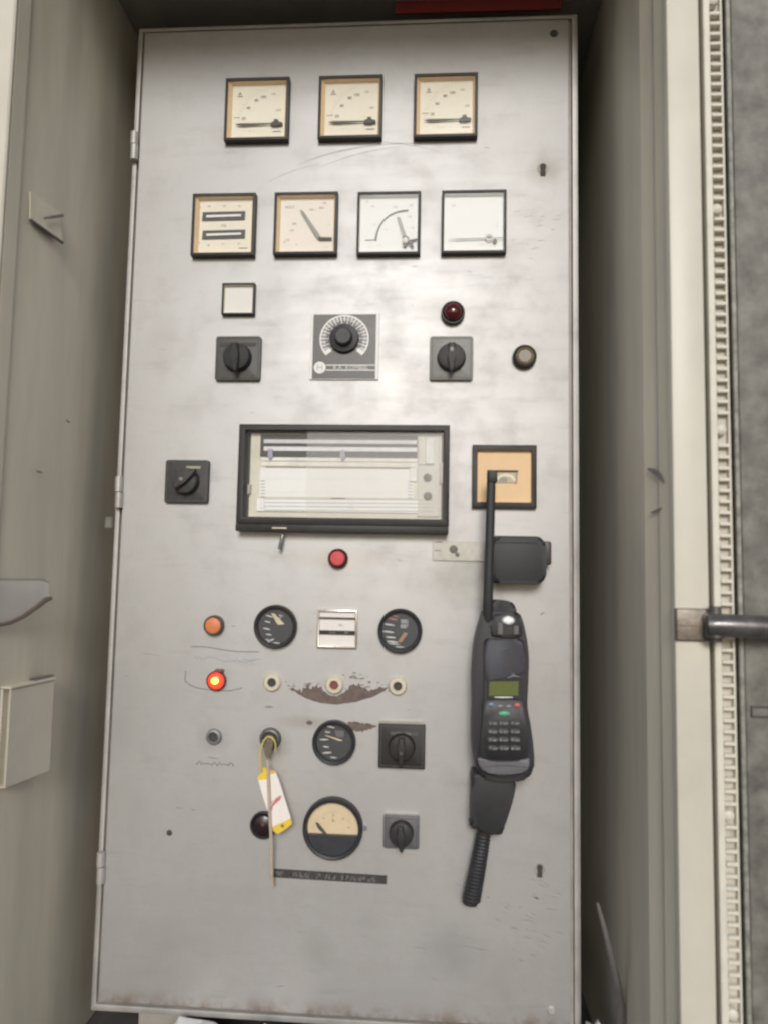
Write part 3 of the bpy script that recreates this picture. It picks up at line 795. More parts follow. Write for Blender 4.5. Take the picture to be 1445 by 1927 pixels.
b = MB(); x0, z0 = th.xz(713, 1362, -.008); x1, _ = th.xz(799, 1362, -.008); b.box(x0 + .001, x1 - .001, -.0075, -.0002, z0 + .0002, z0 + .0024, .0004); th.part('top_edge', b, mat('pale_edge', (.38, .36, .29), .5))  # paler strip along the top edge of the plate
b = MB(); b.box(-.002, .002, -.0286, -.0278, -.006, -.0025); th.part('grip_mark', b, M_grey)
b = MB(); T(b, th, 760, 1381, 'EIN   AUS', 5.5, -.0088); th.part('legend', b, M_greyin, th.pl)
th = rotary('rotary_switch', 'small slate rotary switch right of the half black round meter', (722, 1535, 788, 1600), M_bluegrey, M_blk2, .0165, 4, .007, None, corner=.003)
b = MB(); x0, z0 = th.xz(722, 1535, -.007); x1, _ = th.xz(788, 1535, -.007); b.box(x0 + .001, x1 - .001, -.0065, -.0002, z0 + .0001, z0 + .0013, .0003); th.part('top_edge', b, M_metal)

# set-point dial plate
p = at(586, 589, -.003); q = at(712, 714, -.003)
c_ = Vector(((p.x + q.x) / 2, 0, (p.z + q.z) / 2)); hw, hh = (q.x - p.x) / 2, (p.z - q.z) / 2
th = Thing('setpoint_dial', 'black square plate with white ring scale and round knob, centre of the door', 'dial', c_)
b = MB(); b.box(-hw, hw, -.003, -.0001, -hh, hh, .0006); pl = th.part('plate', b, M_white)
y = -.0034
def vs_(x, y_): return (570 + x / 9.03, 575 + y_ / 9.03)
f0 = th.xz(*vs_(185, 148), y); f1 = th.xz(*vs_(1228, 1240), y)
b = MB(); b.box(f0[0], f1[0], y, -.0029, f1[1], f0[1]); face = th.part('face', b, mat('black_face', (.085, .080, .074), .4), pl)
cx, cz = th.xz(*vs_(705, 565), y)
sc = pxm() / 9.03
b = MB(); ring = []
R1, R0 = 432 * sc, 405 * sc
for k in range(61):
    a = rad(-40 + 260 * k / 60); ring.append((cx + (R1 + R0) / 2 * math.cos(a), cz + (R1 + R0) / 2 * math.sin(a)))
b.ribbon(ring, R1 - R0, y - .0002)
for k in range(27):
    a = rad(-38 + 256 * k / 26); r0 = (250 if k % 2 == 0 else 310) * sc
    b.ribbon([(cx + r0 * math.cos(a), cz + r0 * math.sin(a)), (cx + R0 * math.cos(a), cz + R0 * math.sin(a))], [.0007, .0016], y - .0002)
for sgn in (-1, 1):
    a0 = rad(270 + sgn * 52)
    b.ribbon([(cx + 300 * sc * math.cos(a0), cz + 300 * sc * math.sin(a0)), (cx + 425 * sc * math.cos(a0), cz + 425 * sc * math.sin(a0))], .0062, y - .00015)
th.part('ring_scale', b, M_white, pl, smooth=False)
b = MB()
ring = []
for k in range(61):
    a = rad(-40 + 260 * k / 60); ring.append((cx + 365 * sc * math.cos(a), cz + 365 * sc * math.sin(a)))
b.ribbon(ring, 70 * sc, y - .0001); th.part('ring_band', b, mat('ring_grey', (.30, .29, .28), .5), pl, smooth=False)
b = MB()
for k in range(11):
    a = rad(218 - 256 * k / 10); x_, z_ = cx + 345 * sc * math.cos(a), cz + 345 * sc * math.sin(a)
    b.text(str(k * 10), x_, z_, .0036, y - .0003, a - math.pi / 2)
th.part('numerals', b, M_white, pl)
b = MB(); kr = 255 * sc; b.lathe([(0, -.020), (kr * .5, -.020), (kr * .56, -.019), (kr * .60, -.011), (kr * .95, -.0095), (kr, -.008), (kr * 1.02, y)], cx, cz, 40); kn = th.part('knob', b, M_blk2)
b = MB()
for k in range(30):
    a = 2 * math.pi * k / 30; b.tube([(cx + kr * .57 * math.cos(a), -.0185, cz + kr * .57 * math.sin(a)), (cx + kr * .60 * math.cos(a), -.0105, cz + kr * .60 * math.sin(a))], .0006, 5)
th.part('knurling', b, M_blk2, kn)
lx, lz = th.xz(*vs_(290, 1052), y); b = MB(); b.lathe([(0, y - .0005), (.0088, y - .0005), (.009, y)], lx, lz, 28); em = th.part('emblem', b, M_white, pl)
b = MB(); b.text('H', lx, lz, .0135, y - .0007, depth=.0001); th.part('emblem_letter', b, mat('emblem_grey', (.45, .42, .36), .5), pl)
b = MB()
for zy in (1010, 1095):
    a0 = th.xz(*vs_(395, zy), y); a1 = th.xz(*vs_(1226, zy), y); b.box(a0[0], a1[0], y - .0003, y, a0[1] - .0007, a0[1] + .0007)
th.part('name_lines', b, M_white, pl)
b = MB(); X, Y = vs_(815, 1053); T(b, th, X, Y, 'R.A. KOMBEL', 9.5, y - .0002, wide=1.25); th.part('name_lettering', b, mat('lettering', (.70, .66, .63), .5), pl)

# lamps and buttons
def round_thing(name, label, cat, px, py, prof_list, group=None, h=0.0):
    th = Thing(name, label, cat, centre(px, py, -h), group)
    for nm, prof, mt in prof_list:
        b = MB(); b.lathe(prof, 0, 0, 36); th.part(nm, b, mt)
    return th
round_thing('indicator_lamp', 'unlit dark red lamp above the paler grey rotary switch', 'lamp', 852, 587, [
    ('bezel', [(.0140, -.006), (.0148, -.009), (.0165, -.009), (.0172, -.0075), (.0172, -.0001)], M_blk),
    ('lens', [(0, -.018), (.005, -.0172), (.010, -.0145), (.0132, -.010), (.0142, -.005)], M_lens)], 'signal lamps on the door', .008)
round_thing('key_button', 'black ringed button with an old brass rim and pale centre near the right edge', 'button', 987, 670, [
    ('bezel', [(.0125, -.010), (.0150, -.011), (.0170, -.008), (.0172, -.0001)], M_blk),
    ('brass_rim', [(.0098, -.0112), (.0112, -.0120), (.0126, -.0108), (.0128, -.008)], M_brass),
    ('centre', [(0, -.0112), (.0090, -.0110), (.0099, -.009)], mat('dull_centre', (.27, .235, .20), .5))], None, .008)
round_thing('push_button', 'red push button in a black ring under the chart recorder', 'button', 635.5, 1051, [
    ('bezel', [(.0108, -.008), (.0125, -.0095), (.0140, -.008), (.0142, -.0001)], M_blk),
    ('cap', [(0, -.0125), (.009, -.0122), (.0108, -.0105), (.0110, -.007)], M_redcap)], None, .009)
round_thing('push_button', 'flat orange push button in a grey ring, left of the gauges', 'button', 401.5, 1177.5, [
    ('bezel', [(.0112, -.008), (.0128, -.0095), (.0142, -.008), (.0146, -.0001)], M_grey),
    ('cap', [(0, -.0105), (.0098, -.0103), (.0111, -.0095), (.0112, -.007)], M_orcap)], None, .008)
th = round_thing('lit_lamp', 'glowing red orange lamp under the orange push button', 'lamp', 406, 1282, [
    ('bezel', [(.0112, -.006), (.0125, -.0085), (.0138, -.007), (.0140, -.0001)], mat('dark_red_bezel', (.12, .045, .04), .4)),
    ('lens', [(0, -.0125), (.006, -.012), (.0098, -.0095), (.0112, -.006)], M_lit)], 'signal lamps on the door', .008)
b = MB(); bmesh.ops.create_uvsphere(b.bm, u_segments=14, v_segments=10, radius=1); 
for v in b.bm.verts: v.co = Vector((v.co.x * .0058, v.co.y * .003 - .0112, v.co.z * .0052 + .0008))
th.part('bulb', b, M_bulb)
b = MB(); b.box(-.002, .010, -.0085, -.001, .0125, .0165, .001); th.part('lamp_tab', b, mat('tab_brown', (.16, .12, .10), .5))
th = round_thing('indicator_lamp', 'almost black round lamp half hidden behind the white key tag', 'lamp', 495, 1555, [
    ('bezel', [(.0155, -.004), (.0172, -.006), (.0186, -.005), (.0188, -.0001)], M_blk2),
    ('lens', [(0, -.010), (.008, -.0092), (.0135, -.007), (.0158, -.0035)], M_lens2)], 'signal lamps on the door', .006)
b = MB(); b.lathe([(0, -.0105), (.0022, -.0103), (.003, -.0093)], .0005, .003, 12); th.part('lens_spot', b, mat('spot_red', (.10, .05, .06), .5))
for px, py, lab, mt in ((512, 1285, 'ivory ringed jack socket left of the rubbed brown patch', M_gap), (629, 1290, 'ivory ringed socket with a dull red core above the rubbed brown patch', mat('socket_red', (.22, .055, .05), .5)), (748, 1292, 'ivory ringed jack socket at the right end of the rubbed brown patch', M_gap)):
    round_thing('jack_socket', lab, 'socket', px, py, [
        ('collar', [(.0056, -.004), (.0068, -.0062), (.0110, -.0060), (.0122, -.003), (.0134, -.0012), (.0136, -.0001)], M_ivory),
        ('core', [(0, -.0024), (.0050, -.0024), (.0057, -.0045)], mt)], 'three ivory sockets in a row', .004)
th = round_thing('key_socket', 'empty dark steel ringed socket above the pencil writing', 'socket', 402, 1388, [
    ('collar', [(.0062, -.003), (.0078, -.0052), (.0100, -.0045), (.0116, -.001), (.0118, -.0001)], mat('dull_ring', (.26, .255, .25), .5, .4, .2, 200, .3)),
    ('core', [(0, -.0012), (.0062, -.0014), (.0064, -.003)], M_gap)], None, .003)

# key switch with key, and the tag hanging from the key
th = round_thing('key_switch', 'dark round key switch with a key in it, above the white tag', 'switch', 508, 1392, [
    ('collar', [(.009, -.005), (.0112, -.007), (.0135, -.006), (.0155, -.0015), (.0157, -.0001)], mat('dark_steel', (.14, .135, .13), .45, .5, .2, 150, .3)),
    ('core', [(0, -.006), (.0085, -.0062), (.0092, -.0045)], M_gap)], None, .005)
def vk(x, y_): return (460 + x / 6.025, 1360 + y_ / 6.025)
kt = Thing('key', 'tarnished key hanging down from the key switch', 'key', th.loc + Vector((0, -.006, 0)))
yk = -.020
b = MB(); b.box(-.0016, .0016, -.012, .002, -.003, .004, .0004); kt.part('blade', b, M_brass)
b = MB(); o_ = [kt.xz(*vk(*p), yk) for p in ((235, 195), (275, 165), (325, 190), (330, 260), (305, 340), (285, 410), (250, 400), (225, 320), (215, 250))]
b.prism(o_, yk + .006 - .0012, yk + .006 + .0012, .0004); kt.part('bow', b, mat('key_bow', (.22, .19, .15), .4, .6, .2, 200))
yt = -.026
tg = Thing('key_tag', 'white key tag with yellow ends and red writing on a yellow loop and tan string', 'key tag', at(*vk(300, 560), yt))
fy = -.0006
def yo(th, y): return y - th.loc.y
def TG(pts, y, d, mt, nm, par=None, bev=.0003):
    b = MB(); b.prism([tg.xz(*vk(*p), yt) for p in pts], y, y + d, bev); return tg.part(nm, b, mt, par)
b = MB(); loop = [(200, 560), (182, 470), (178, 380), (190, 290), (222, 205), (262, 163), (310, 168), (342, 205), (358, 262), (350, 330)]
b.tube([tg.L(*vk(*p), yt + (.003 if i > 4 else 0)) for i, p in enumerate(loop)], [.0014, .0016, .0016, .0015, .0014, .0014, .0015, .0015, .0013, .001], 8); tg.part('loop', b, mat('loop_yellow', (.56, .44, .16), .5, 0, .2, 120))
TG([(145, 640), (265, 640), (285, 760), (310, 1010), (255, 1000), (200, 830)], .0025, .0010, M_tagw, 'back_tag')
TG([(140, 628), (195, 575), (195, 520), (240, 520), (265, 580), (268, 650), (155, 660)], .0023, .0014, M_yel, 'back_tag_end')
ft = TG([(288, 585), (352, 552), (392, 650), (440, 800), (530, 1090), (320, 1190), (305, 1000), (292, 800)], 0, .0012, M_tagw, 'front_tag')
TG([(316, 1185), (340, 1183), (430, 1140), (490, 1105), (526, 1085), (545, 1145), (520, 1170), (440, 1235), (380, 1268), (330, 1235)], -.0003, .0016, M_yel, 'tag_end')
TG([(268, 560), (300, 540), (350, 550), (352, 575), (288, 592), (268, 590)], -.0003, .0016, mat('tag_end_orange', (.76, .46, .10), .5), 'tag_end')
b = MB(); x, z = tg.xz(*vk(435, 1172), yt); b.lathe([(0, -.0012), (.0022, -.0012), (.0024, -.0004)], x, z, 14); tg.part('eyelet', b, mat('eyelet_dark', (.28, .20, .05), .5))
b = MB()
wr = [(305, 990), (330, 930), (300, 900), (345, 880), (330, 930), (370, 850), (360, 905), (400, 830), (385, 880), (420, 830), (405, 870), (300, 960), (320, 990)]
b.ribbon([tg.xz(*vk(*p), yt) for p in wr], .0013, -.0008); tg.part('red_writing', b, M_redink, ft, smooth=False)
b = MB(); st = [(262, 420), (272, 560), (278, 700), (284, 860), (290, 1010), (300, 1200), (310, 1400), (308, 1600), (312, 1760), (322, 1855)]
b.tube([tg.L(*vk(*p), yt - .002 + max(0, i - 4) * .003) for i, p in enumerate(st)], [.0020, .0022, .0023, .0023, .0023, .0024, .0025, .0025, .0026, .0022], 8); tg.part('string', b, M_string)

# round gauges
def gauge(name, label, px, py, rpx, group='small round black gauges'):
    r = rpx * pxm(-.008)
    th = Thing(name, label, 'gauge', centre(px, py, -.006), group)
    b = MB(); b.lathe([(r * .80, -.0035), (r * .84, -.010), (r * .93, -.0115), (r * .99, -.009), (r, -.0001)], 0, 0, 48); th.part('bezel', b, M_blk2)
    b = MB(); b.lathe([(0, -.0035), (r * .81, -.0034)], 0, 0, 40); th.dial = th.part('dial', b, mat('gauge_face', (.042, .044, .047), .5, 0, .15, 90))
    th.r = r
    b = MB(); b.lathe([(0, -.0086), (r * .83, -.0082), (r * .835, -.0078)], 0, 0, 40); th.part('glass', b, M_glass)
    return th
def marks(th, lst, mt, nm='ticks'):
    b = MB(); y = -.0040
    for (x0, y0, x1, y1, wpx) in lst:
        b.ribbon([th.xz(x0, y0, y), th.xz((x0 + x1) / 2, (y0 + y1) / 2, y), th.xz(x1, y1, y)], [wpx * pxm() * .5, wpx * pxm(), wpx * pxm() * .5], y)
    return th.part(nm, b, mt, th.dial, smooth=False)
def vg(x, y_): return (470 + x / 4.379, 1120 + y_ / 4.379)
def tk(f_, *l): return [f_(a, b_) + f_(c_, d_) + (w_,) for a, b_, c_, d_, w_ in l]
th = gauge('pressure_gauge', 'small round black gauge with a yellow crossed needle, left of the white counter', 518.5, 1179.5, 41)
marks(th, tk(vg, (135, 165, 190, 182, 2.5), (125, 215, 172, 226, 2.5), (112, 272, 168, 284, 2.8), (135, 322, 182, 330, 2.5), (150, 385, 202, 362, 3.2), (135, 365, 175, 378, 2.5), (195, 392, 250, 398, 2.2), (240, 165, 280, 172, 1.8)), mat('tick_white', (.60, .60, .58), .5))
b = MB(); b.prism([th.xz(*vg(*p), -.006) for p in ((178, 150), (205, 152), (290, 240), (235, 245), (215, 215))], -.0064, -.0058); th.part('needle', b, M_yneedle)
b = MB(); b.prism([th.xz(*vg(*p), -.006) for p in ((262, 165), (275, 170), (245, 205), (235, 198))], -.0060, -.0056); th.part('needle_cross_mark', b, M_greyin)  # small grey mark crossing the needle
th = gauge('fuel_gauge', 'small round black gauge with a pump symbol and dull orange needle, right of the counter', 752.5, 1187.5, 41.5)
marks(th, tk(vg, (1110, 238, 1190, 250, 3), (1100, 298, 1185, 308, 3.2), (1120, 345, 1200, 352, 3), (1130, 380, 1215, 390, 3.4), (1140, 398, 1235, 408, 2.2), (1200, 425, 1270, 430, 2)), mat('tick_white', (.60, .60, .58), .5))
marks(th, tk(vg, (1140, 190, 1215, 205, 2.8), (1180, 172, 1225, 180, 2)), mat('tick_red', (.45, .20, .19), .5), 'red_ticks')
b = MB()
for (x0, x1, y0, y1) in ((1243, 1292, 200, 235), (1240, 1290, 240, 274)):
    p = th.xz(*vg(x0, y0), -.004); q = th.xz(*vg(x1, y1), -.004); b.box(p[0], q[0], -.0042, -.0036, q[1], p[1], .0002)
p = th.xz(*vg(1296, 205), -.004); q = th.xz(*vg(1303, 262), -.004); b.box(p[0], q[0], -.0042, -.0036, q[1], p[1])
th.part('pump_symbol', b, mat('symbol_grey', (.30, .31, .33), .5), th.dial)
b = MB(); b.prism([th.xz(*vg(*p), -.006) for p in ((1270, 308), (1302, 315), (1250, 390), (1215, 388))], -.0064, -.0058); th.part('needle', b, M_tneedle)
def vo(x, y_): return (560 + x / 5.558, 1340 + y_ / 5.558)
th = gauge('oil_gauge', 'small round black gauge just under the rubbed brown patch', 628.5, 1398, 40.5)
marks(th, tk(vo, (310, 150, 390, 168, 2.4), (288, 208, 345, 216, 2.6), (235, 290, 325, 290, 3), (270, 360, 330, 372, 2.8), (265, 430, 355, 425, 3.2), (345, 474, 410, 482, 2.4)), mat('tick_white', (.60, .60, .58), .5))
b = MB()
p = th.xz(*vo(388, 195), -.004); q = th.xz(*vo(485, 265), -.004); b.prism([(p[0], p[1]), (q[0], p[1]), (q[0], q[1]), (p[0] + .003, q[1])], -.0042, -.0036)
th.part('oil_symbol', b, mat('symbol_dim', (.13, .135, .145), .5), th.dial)
b = MB(); b.prism([th.xz(*vo(*p), -.006) for p in ((285, 246), (300, 244), (470, 296), (465, 304), (430, 300))], -.0064, -.0058); nd = th.part('needle', b, mat('needle_gold', (.74, .60, .40), .4))

# hour counter between the gauges
p = at(598, 1147, -.004); q = at(671.5, 1221, -.004)
c_ = Vector(((p.x + q.x) / 2, 0, (p.z + q.z) / 2)); hw, hh = (q.x - p.x) / 2, (p.z - q.z) / 2
th = Thing('hour_counter', 'square white counter with two dark bars in a bright metal frame, between two gauges', 'counter', c_)
b = MB(); b.prism(rrect(-hw, hw, -hh, hh, .003, 4), -.0012, -.0001); 
b2 = MB(); b2.frame(-hw, hw, -hh, hh, .0032, .0032, .0028, .0028, -.006, -.0001, .0012); th.part('frame', b2, M_chrome)
th.part('card', b, mat('counter_white', (.80, .75, .71), .6, 0, .03, 60))
for y0, y1, mt in ((1161, 1166.5, M_bar), (1186, 1195.5, M_blk)):
    a = th.xz(600, y0, -.002); c2 = th.xz(670, y1, -.002); b = MB(); b.box(-hw + .0035, hw - .0035, -.003, -.0012, c2[1], a[1]); br = th.part('dark_bar', b, mt)
b = MB(); T(b, th, 652, 1191.3, '84', 6.5, -.0032); T(b, th, 626, 1191, '0 0 3', 5.5, -.0032); th.part('digits', b, M_greyin)
b = MB(); T(b, th, 640, 1176, 'h', 6, -.0014); x_, z_ = th.xz(642, 1177, -.0014); b.box(x_ - .003, x_ + .003, -.0015, -.0012, z_ - .0006, z_ + .0006); th.part('print', b, M_greyin)

# half black round meter
r = 55.5 * pxm(-.008)
th = Thing('round_meter', 'large round meter, cream upper half and black lower half, near the bottom', 'meter', centre(626, 1560.5, -.008))
b = MB(); b.lathe([(r * .84, -.004), (r * .86, -.012), (r * .93, -.0135), (r * .985, -.011), (r, -.006), (r, -.0001)], 0, 0, 56); th.part('bezel', b, M_blk2)
b = MB(); b.lathe([(0, -.004), (r * .85, -.0039)], 0, 0, 48); th.dial = th.part('dial', b, mat('old_meter_card', (.68, .55, .36), .6, 0, .05, 60))
def vh(x, y_): return (430 + x / 3.6125, 1340 + y_ / 3.6125)
hz = th.xz(*vh(710, 836), -.008)[1]
tilt = -.035
b = MB(); pts = []
for k in range(25):
    a = math.pi + math.pi * k / 24
    pts.append((r * .845 * math.cos(a), min(hz, r * .845 * math.sin(a))))
a0 = math.asin(hz / (r * .845)) if abs(hz) < r else 0
pts = [(r * .845 * math.cos(math.pi - a0 + (math.pi + 2 * a0) * k / 28), r * .845 * math.sin(math.pi - a0 + (math.pi + 2 * a0) * k / 28)) for k in range(29)]
b.prism([(x_, z_) for x_, z_ in pts], -.0105, -.0045, .0006); th.part('lower_cover', b, mat('cover_black', (.043, .045, .052), .35, 0, .1, 80))
y = -.0046
b = MB(); cxm, czm = 0, hz + .001
for k in range(25):
    a = rad(168 - k * 6.5); r1 = r * .70; r0 = r1 - (.0035 if k % 4 == 0 else .002)
    b.ribbon([(cxm + r0 * math.cos(a), czm + r0 * math.sin(a)), (cxm + r1 * math.cos(a), czm + r1 * math.sin(a))], .00035, y)
for k, s in ((0, '0'), (1, '10'), (2, '20'), (3, '30'), (4, '40')):
    a = rad(160 - k * 35); b.text(s, cxm + r * .57 * math.cos(a), czm + r * .57 * math.sin(a), .004, y)
th.part('scale_marks', b, mat('brown_ink', (.36, .28, .19), .6), th.dial)
b = MB(); X, Y = vh(712, 740); T(b, th, X, Y, 'A', 7.5, y); th.part('unit_letter', b, mat('brown_ink2', (.24, .18, .12), .6), th.dial)
b = MB(); b.prism([th.xz(*vh(*p), -.007) for p in ((592, 752), (610, 755), (668, 826), (648, 828), (615, 800))], -.0074, -.0068); th.part('needle', b, M_ink)
b = MB(); b.lathe([(0, -.0106), (r * .85, -.0102), (r * .855, -.0098)], 0, 0, 44); th.part('glass', b, M_glass)
x_, z_ = th.xz(684, 1559, -.004); b = MB(); b.box(x_ - .006, x_ + .004, -.006, -.0002, z_ - .0028, z_ + .0028, .001); th.part('terminal_lug', b, M_metal)

# embossed label strip
th = Thing('label_strip', 'narrow black embossed label strip stuck slightly askew at the bottom', 'label', centre(622, 1650))
b = MB(); o_ = [th.xz(*p, 0) for p in ((516, 1635), (728, 1648), (727, 1664.5), (515, 1651.5))]
b.prism(o_, -.0008, -.0001); lb = th.part('tape', b, mat('label_black', (.058, .055, .054), .4, 0, .15, 90), smooth=False)
ang = math.atan2(o_[1][1] - o_[0][1], o_[1][0] - o_[0][0])
b = MB(); rnd = random.Random(3)
ux, uz = math.cos(ang), math.sin(ang)
base = th.xz(517, 1644, 0); x = 0.002; hgt = .0062
for n_ in (3, -1, 3, 4, -1, 2, 5, -1, 9, 3):
    if n_ < 0: x += .0055; continue
    for _ in range(n_):
        for k in range(3):
            u0 = x + rnd.choice((0, .0012, .0026)); v0 = rnd.choice((-.5, 0, .5)) * hgt; u1 = x + rnd.choice((0, .0026)); v1 = rnd.choice((-.5, 0, .5)) * hgt
            if u0 == u1 and v0 == v1: v0, v1 = -.5 * hgt, .5 * hgt
            b.ribbon([(base[0] + u0 * ux - v0 * uz, base[1] + u0 * uz + v0 * ux), (base[0] + u1 * ux - v1 * uz, base[1] + u1 * uz + v1 * ux)], .0008, -.00095)
        x += .0038
    x += .0022
th.part('embossing', b, mat('embossed_white', (.23, .22, .215), .6), lb, smooth=False)

# ================================================================ CHART RECORDER
h = .020
A = [(453, 797), (845, 799), (843, 991), (448, 990)]
p = at(450.5, 797.5, -h); q = at(844, 991, -h)
c_ = Vector(((p.x + q.x) / 2, 0, (p.z + q.z) / 2)); hw, hh = (q.x - p.x) / 2, (p.z - q.z) / 2
th = Thing('chart_recorder', 'wide black framed chart recorder with white paper behind glass in the middle of the door', 'recorder', c_)
b = MB(); b.frame(-hw, hw, -hh, hh, .0095, .0085, .0085, .0095, -h, -.0001, .0010); fr = th.part('frame', b, M_blk)
lp0 = th.xz(444, 992, -h); lp1 = th.xz(843, 1005, -h)
b = MB(); b.box(lp0[0], lp1[0], -h - .002, -.0001, lp1[1], -hh - .0003, .0008, 2); th.part('lower_lip', b, M_blk)
a = th.xz(512, 992, -h - .002); c2 = th.xz(540, 995, -h - .002); b = MB(); b.box(a[0], c2[0], -h - .0025, -h, c2[1] - .0002, a[1], .0004); th.part('catch_plate', b, M_chrome)
yi = -.0065
def R(px, py, y=yi): return th.xz(px, py, y)
def slab(nm, x0, y0, x1, y1, ya, yb_, mt, par=None, bev=0.0):
    a = R(x0, y0, ya); c2 = R(x1, y1, ya); b = MB(); b.box(a[0], c2[0], ya, yb_, c2[1], a[1], bev); return th.part(nm, b, mt, par)
b = MB(); b.box(-hw + .0098, hw - .0088, -.0016, -.0002, -hh + .0098, hh - .0088); th.part('back_plate', b, M_gap)
ca = R(473, 815); cb = R(829, 977)
b = MB(); b.box(max(ca[0], -hw + .0097), min(cb[0], hw - .0087), yi + .0012, -.0018, max(cb[1], -hh + .0097), min(ca[1], hh - .0087)); case = th.part('case', b, M_cream)
y2 = yi
slab('scale_bed', 491, 817, 785, 862, y2 + .0004, y2 + .0012, M_ink, case)
for y0, y1, mt in ((826.5, 835.5, mat('scale_strip_white', (.62, .60, .61), .5)), (840, 850, mat('scale_strip_white2', (.72, .71, .72), .5))):
    s_ = slab('scale_strip', 497, y0, 784, y1, y2 - .0004, y2 + .0004, mt, case)
    b = MB()
    for k in range(41):
        X = 503 + k * 6.8; Lk = 4.5 if k % 5 == 0 else 2.5
        b.ribbon([R(X, y0 + 1, y2), R(X, y0 + 1 + Lk, y2)], .0004, y2 - .0005)
    th.part('scale_ticks', b, M_ink2, case, smooth=False)
slab('guide_rail', 493, 861, 784, 869, y2 - .0006, y2 + .0012, mat('rail_white', (.74, .73, .68), .45), case)
slab('guide_rail', 493, 869.5, 780, 879, y2 - .0002, y2 + .0012, mat('rail_cream', (.72, .70, .62), .45), case)
slab('rail_edge', 500, 878.7, 772, 880.2, y2 - .0007, y2 - .0001, M_greyin, case)
slab('chart_paper', 490, 880.5, 778, 938, y2 + .0002, y2 + .0012, M_paper, case)
b = MB()
for yy in (901, 926): b.ribbon([R(500, yy, y2), R(764, yy + 1.5, y2)], .0003, y2 - .0001)
th.part('chart_lines', b, mat('faint_line', (.66, .66, .63), .8), case, smooth=False)
b = MB()
for yy in (905, 911, 917, 923, 929, 935):
    b.ribbon([R(491, yy, y2), R(499, yy, y2)], .0011, y2 - .0002); b.ribbon([R(767, yy + 2, y2), R(776, yy + 2, y2)], .0009, y2 - .0002)
th.part('sprocket_holes', b, M_greyin, case, smooth=False)
slab('paper_tear_bar', 484, 938, 818, 966, y2 - .0014, y2 + .0011, mat('bar_white', (.83, .83, .81), .6, 0, .01), case)
b = MB()
for yy in (938.6, 945.8, 952.8, 960): b.ribbon([R(498, yy, y2), R(816, yy + 2.6, y2)], .0010, y2 - .0017)
th.part('ruled_lines', b, mat('ruled_grey', (.40, .42, .40), .7), case, smooth=False)
b = MB(); b.ribbon([R(624, 938.3, y2), R(650, 938.5, y2)], .0012, y2 - .0018); th.part('ink_dash', b, M_ink, case, smooth=False)
for X in (495, 660.5):
    for yy, mt, s in ((941.5, M_teal, '1'), (948.5, M_pink, '2'), (955.5, M_bluep, '3')):
        b = MB(); T(b, th, X, yy, '%s %s' % (s, s), 6.2, y2 - .0018, wide=1.2); th.part('channel_number', b, mt, case)
for X, Y in ((509, 850), (645, 852)):
    b = MB(); b.prism([R(X - 4, Y - 5, y2 - .003), R(X + 4, Y - 5, y2 - .003), R(X + 5, Y + 9, y2 - .003), R(X, Y + 15, y2 - .003), R(X - 5, Y + 9, y2 - .003)], y2 - .004, y2 - .0007, .0004); th.part('pen_carriage', b, M_purple, case)
slab('side_panel', 787, 821, 826, 973, y2 - .0016, y2 + .0011, mat('side_panel_grey', (.58, .565, .50), .5, 0, .05, 60), case, .0008)
slab('panel_cover', 800, 823, 817, 873, y2 - .0035, y2 - .0017, mat('cover_pale', (.68, .68, .63), .5), case, .0012)
slab('panel_seam', 787, 874, 817, 875.5, y2 - .0022, y2 - .0017, M_bar, case)
for X, Y in ((804, 898), (804.5, 933)):
    x_, z_ = R(X, Y, y2 - .006); b = MB(); b.lathe([(0, y2 - .0075), (.0035, y2 - .0073), (.0052, y2 - .006), (.0062, y2 - .0016)], x_, z_, 18); th.part('small_knob', b, mat('taupe_knob', (.20, .185, .165), .45), case)
slab('hinge_block', 827, 870, 832.5, 909, y2 - .004, y2, mat('hinge_block', (.46, .43, .35), .5), None, .0006)
slab('side_catch', 466, 911, 471.5, 930, y2 - .004, y2, mat('catch_tan', (.35, .32, .25), .5), None, .0006)
slab('paper_clip', 771, 880, 783, 906, y2 - .002, y2 + .0011, mat('clip_white', (.74, .73, .70), .5), case, .0006)
# glass: one fixed pane, and a milky pane added over the right part to imitate a reflection
b = MB(); b.box(-hw + .0097, hw - .0087, -.0150, -.0144, -hh + .0097, hh - .0087); th.part('glass', b, M_glass)
gx = R(577, 880, -.0135)[0]
b = MB(); b.box(gx, hw - .0089, -.0138, -.0132, -hh + .0098, hh - .0088); o = th.part('glass', b, M_glass2); o['label'] = 'added milky pane standing in for a reflection on the right part'
# lever under the recorder
b = MB(); b.tube([th.L(533, 1003, -.010), th.L(530, 1018, -.012), th.L(526.5, 1034, -.012)], [.0022, .0024, .0028], 10); th.part('lever', b, M_bar)

# ================================================================ BRACKET PLATE, HOLDER BOX, RADIO
th = Thing('bracket_plate', 'flat grey mounting plate with dirty screw holes, left of the black box', 'plate', centre(865, 1038))
a = th.xz(814, 1018, -.002); c2 = th.xz(935, 1057, -.002)
b = MB(); b.box(a[0], c2[0], -.0022, -.0001, c2[1], a[1], .0004); pl = th.part('plate', b, mat('plate_grey', (.50, .48, .43), .5, .2, .12, 60, .55, (.2, .18, .15)))
for X, Y, r_ in ((853, 1034, .006), (860, 1044, .0032)):
    x_, z_ = th.xz(X, Y, -.0022); b = MB(); b.lathe([(0, -.0030), (r_ * .6, -.0029), (r_, -.0022)], x_, z_, 16); th.part('screw', b, mat('dirty_screw', (.16, .15, .13), .6), pl)
for X, Y, w_ in ((823, 1020, .006), (821, 1036, .006)):
    x_, z_ = th.xz(X, Y, -.0022); b = MB(); b.box(x_ - w_ / 2, x_ + w_, -.0026, -.0022, z_ - .0009, z_ + .0009); th.part('grime_slot', b, M_greyin, pl)

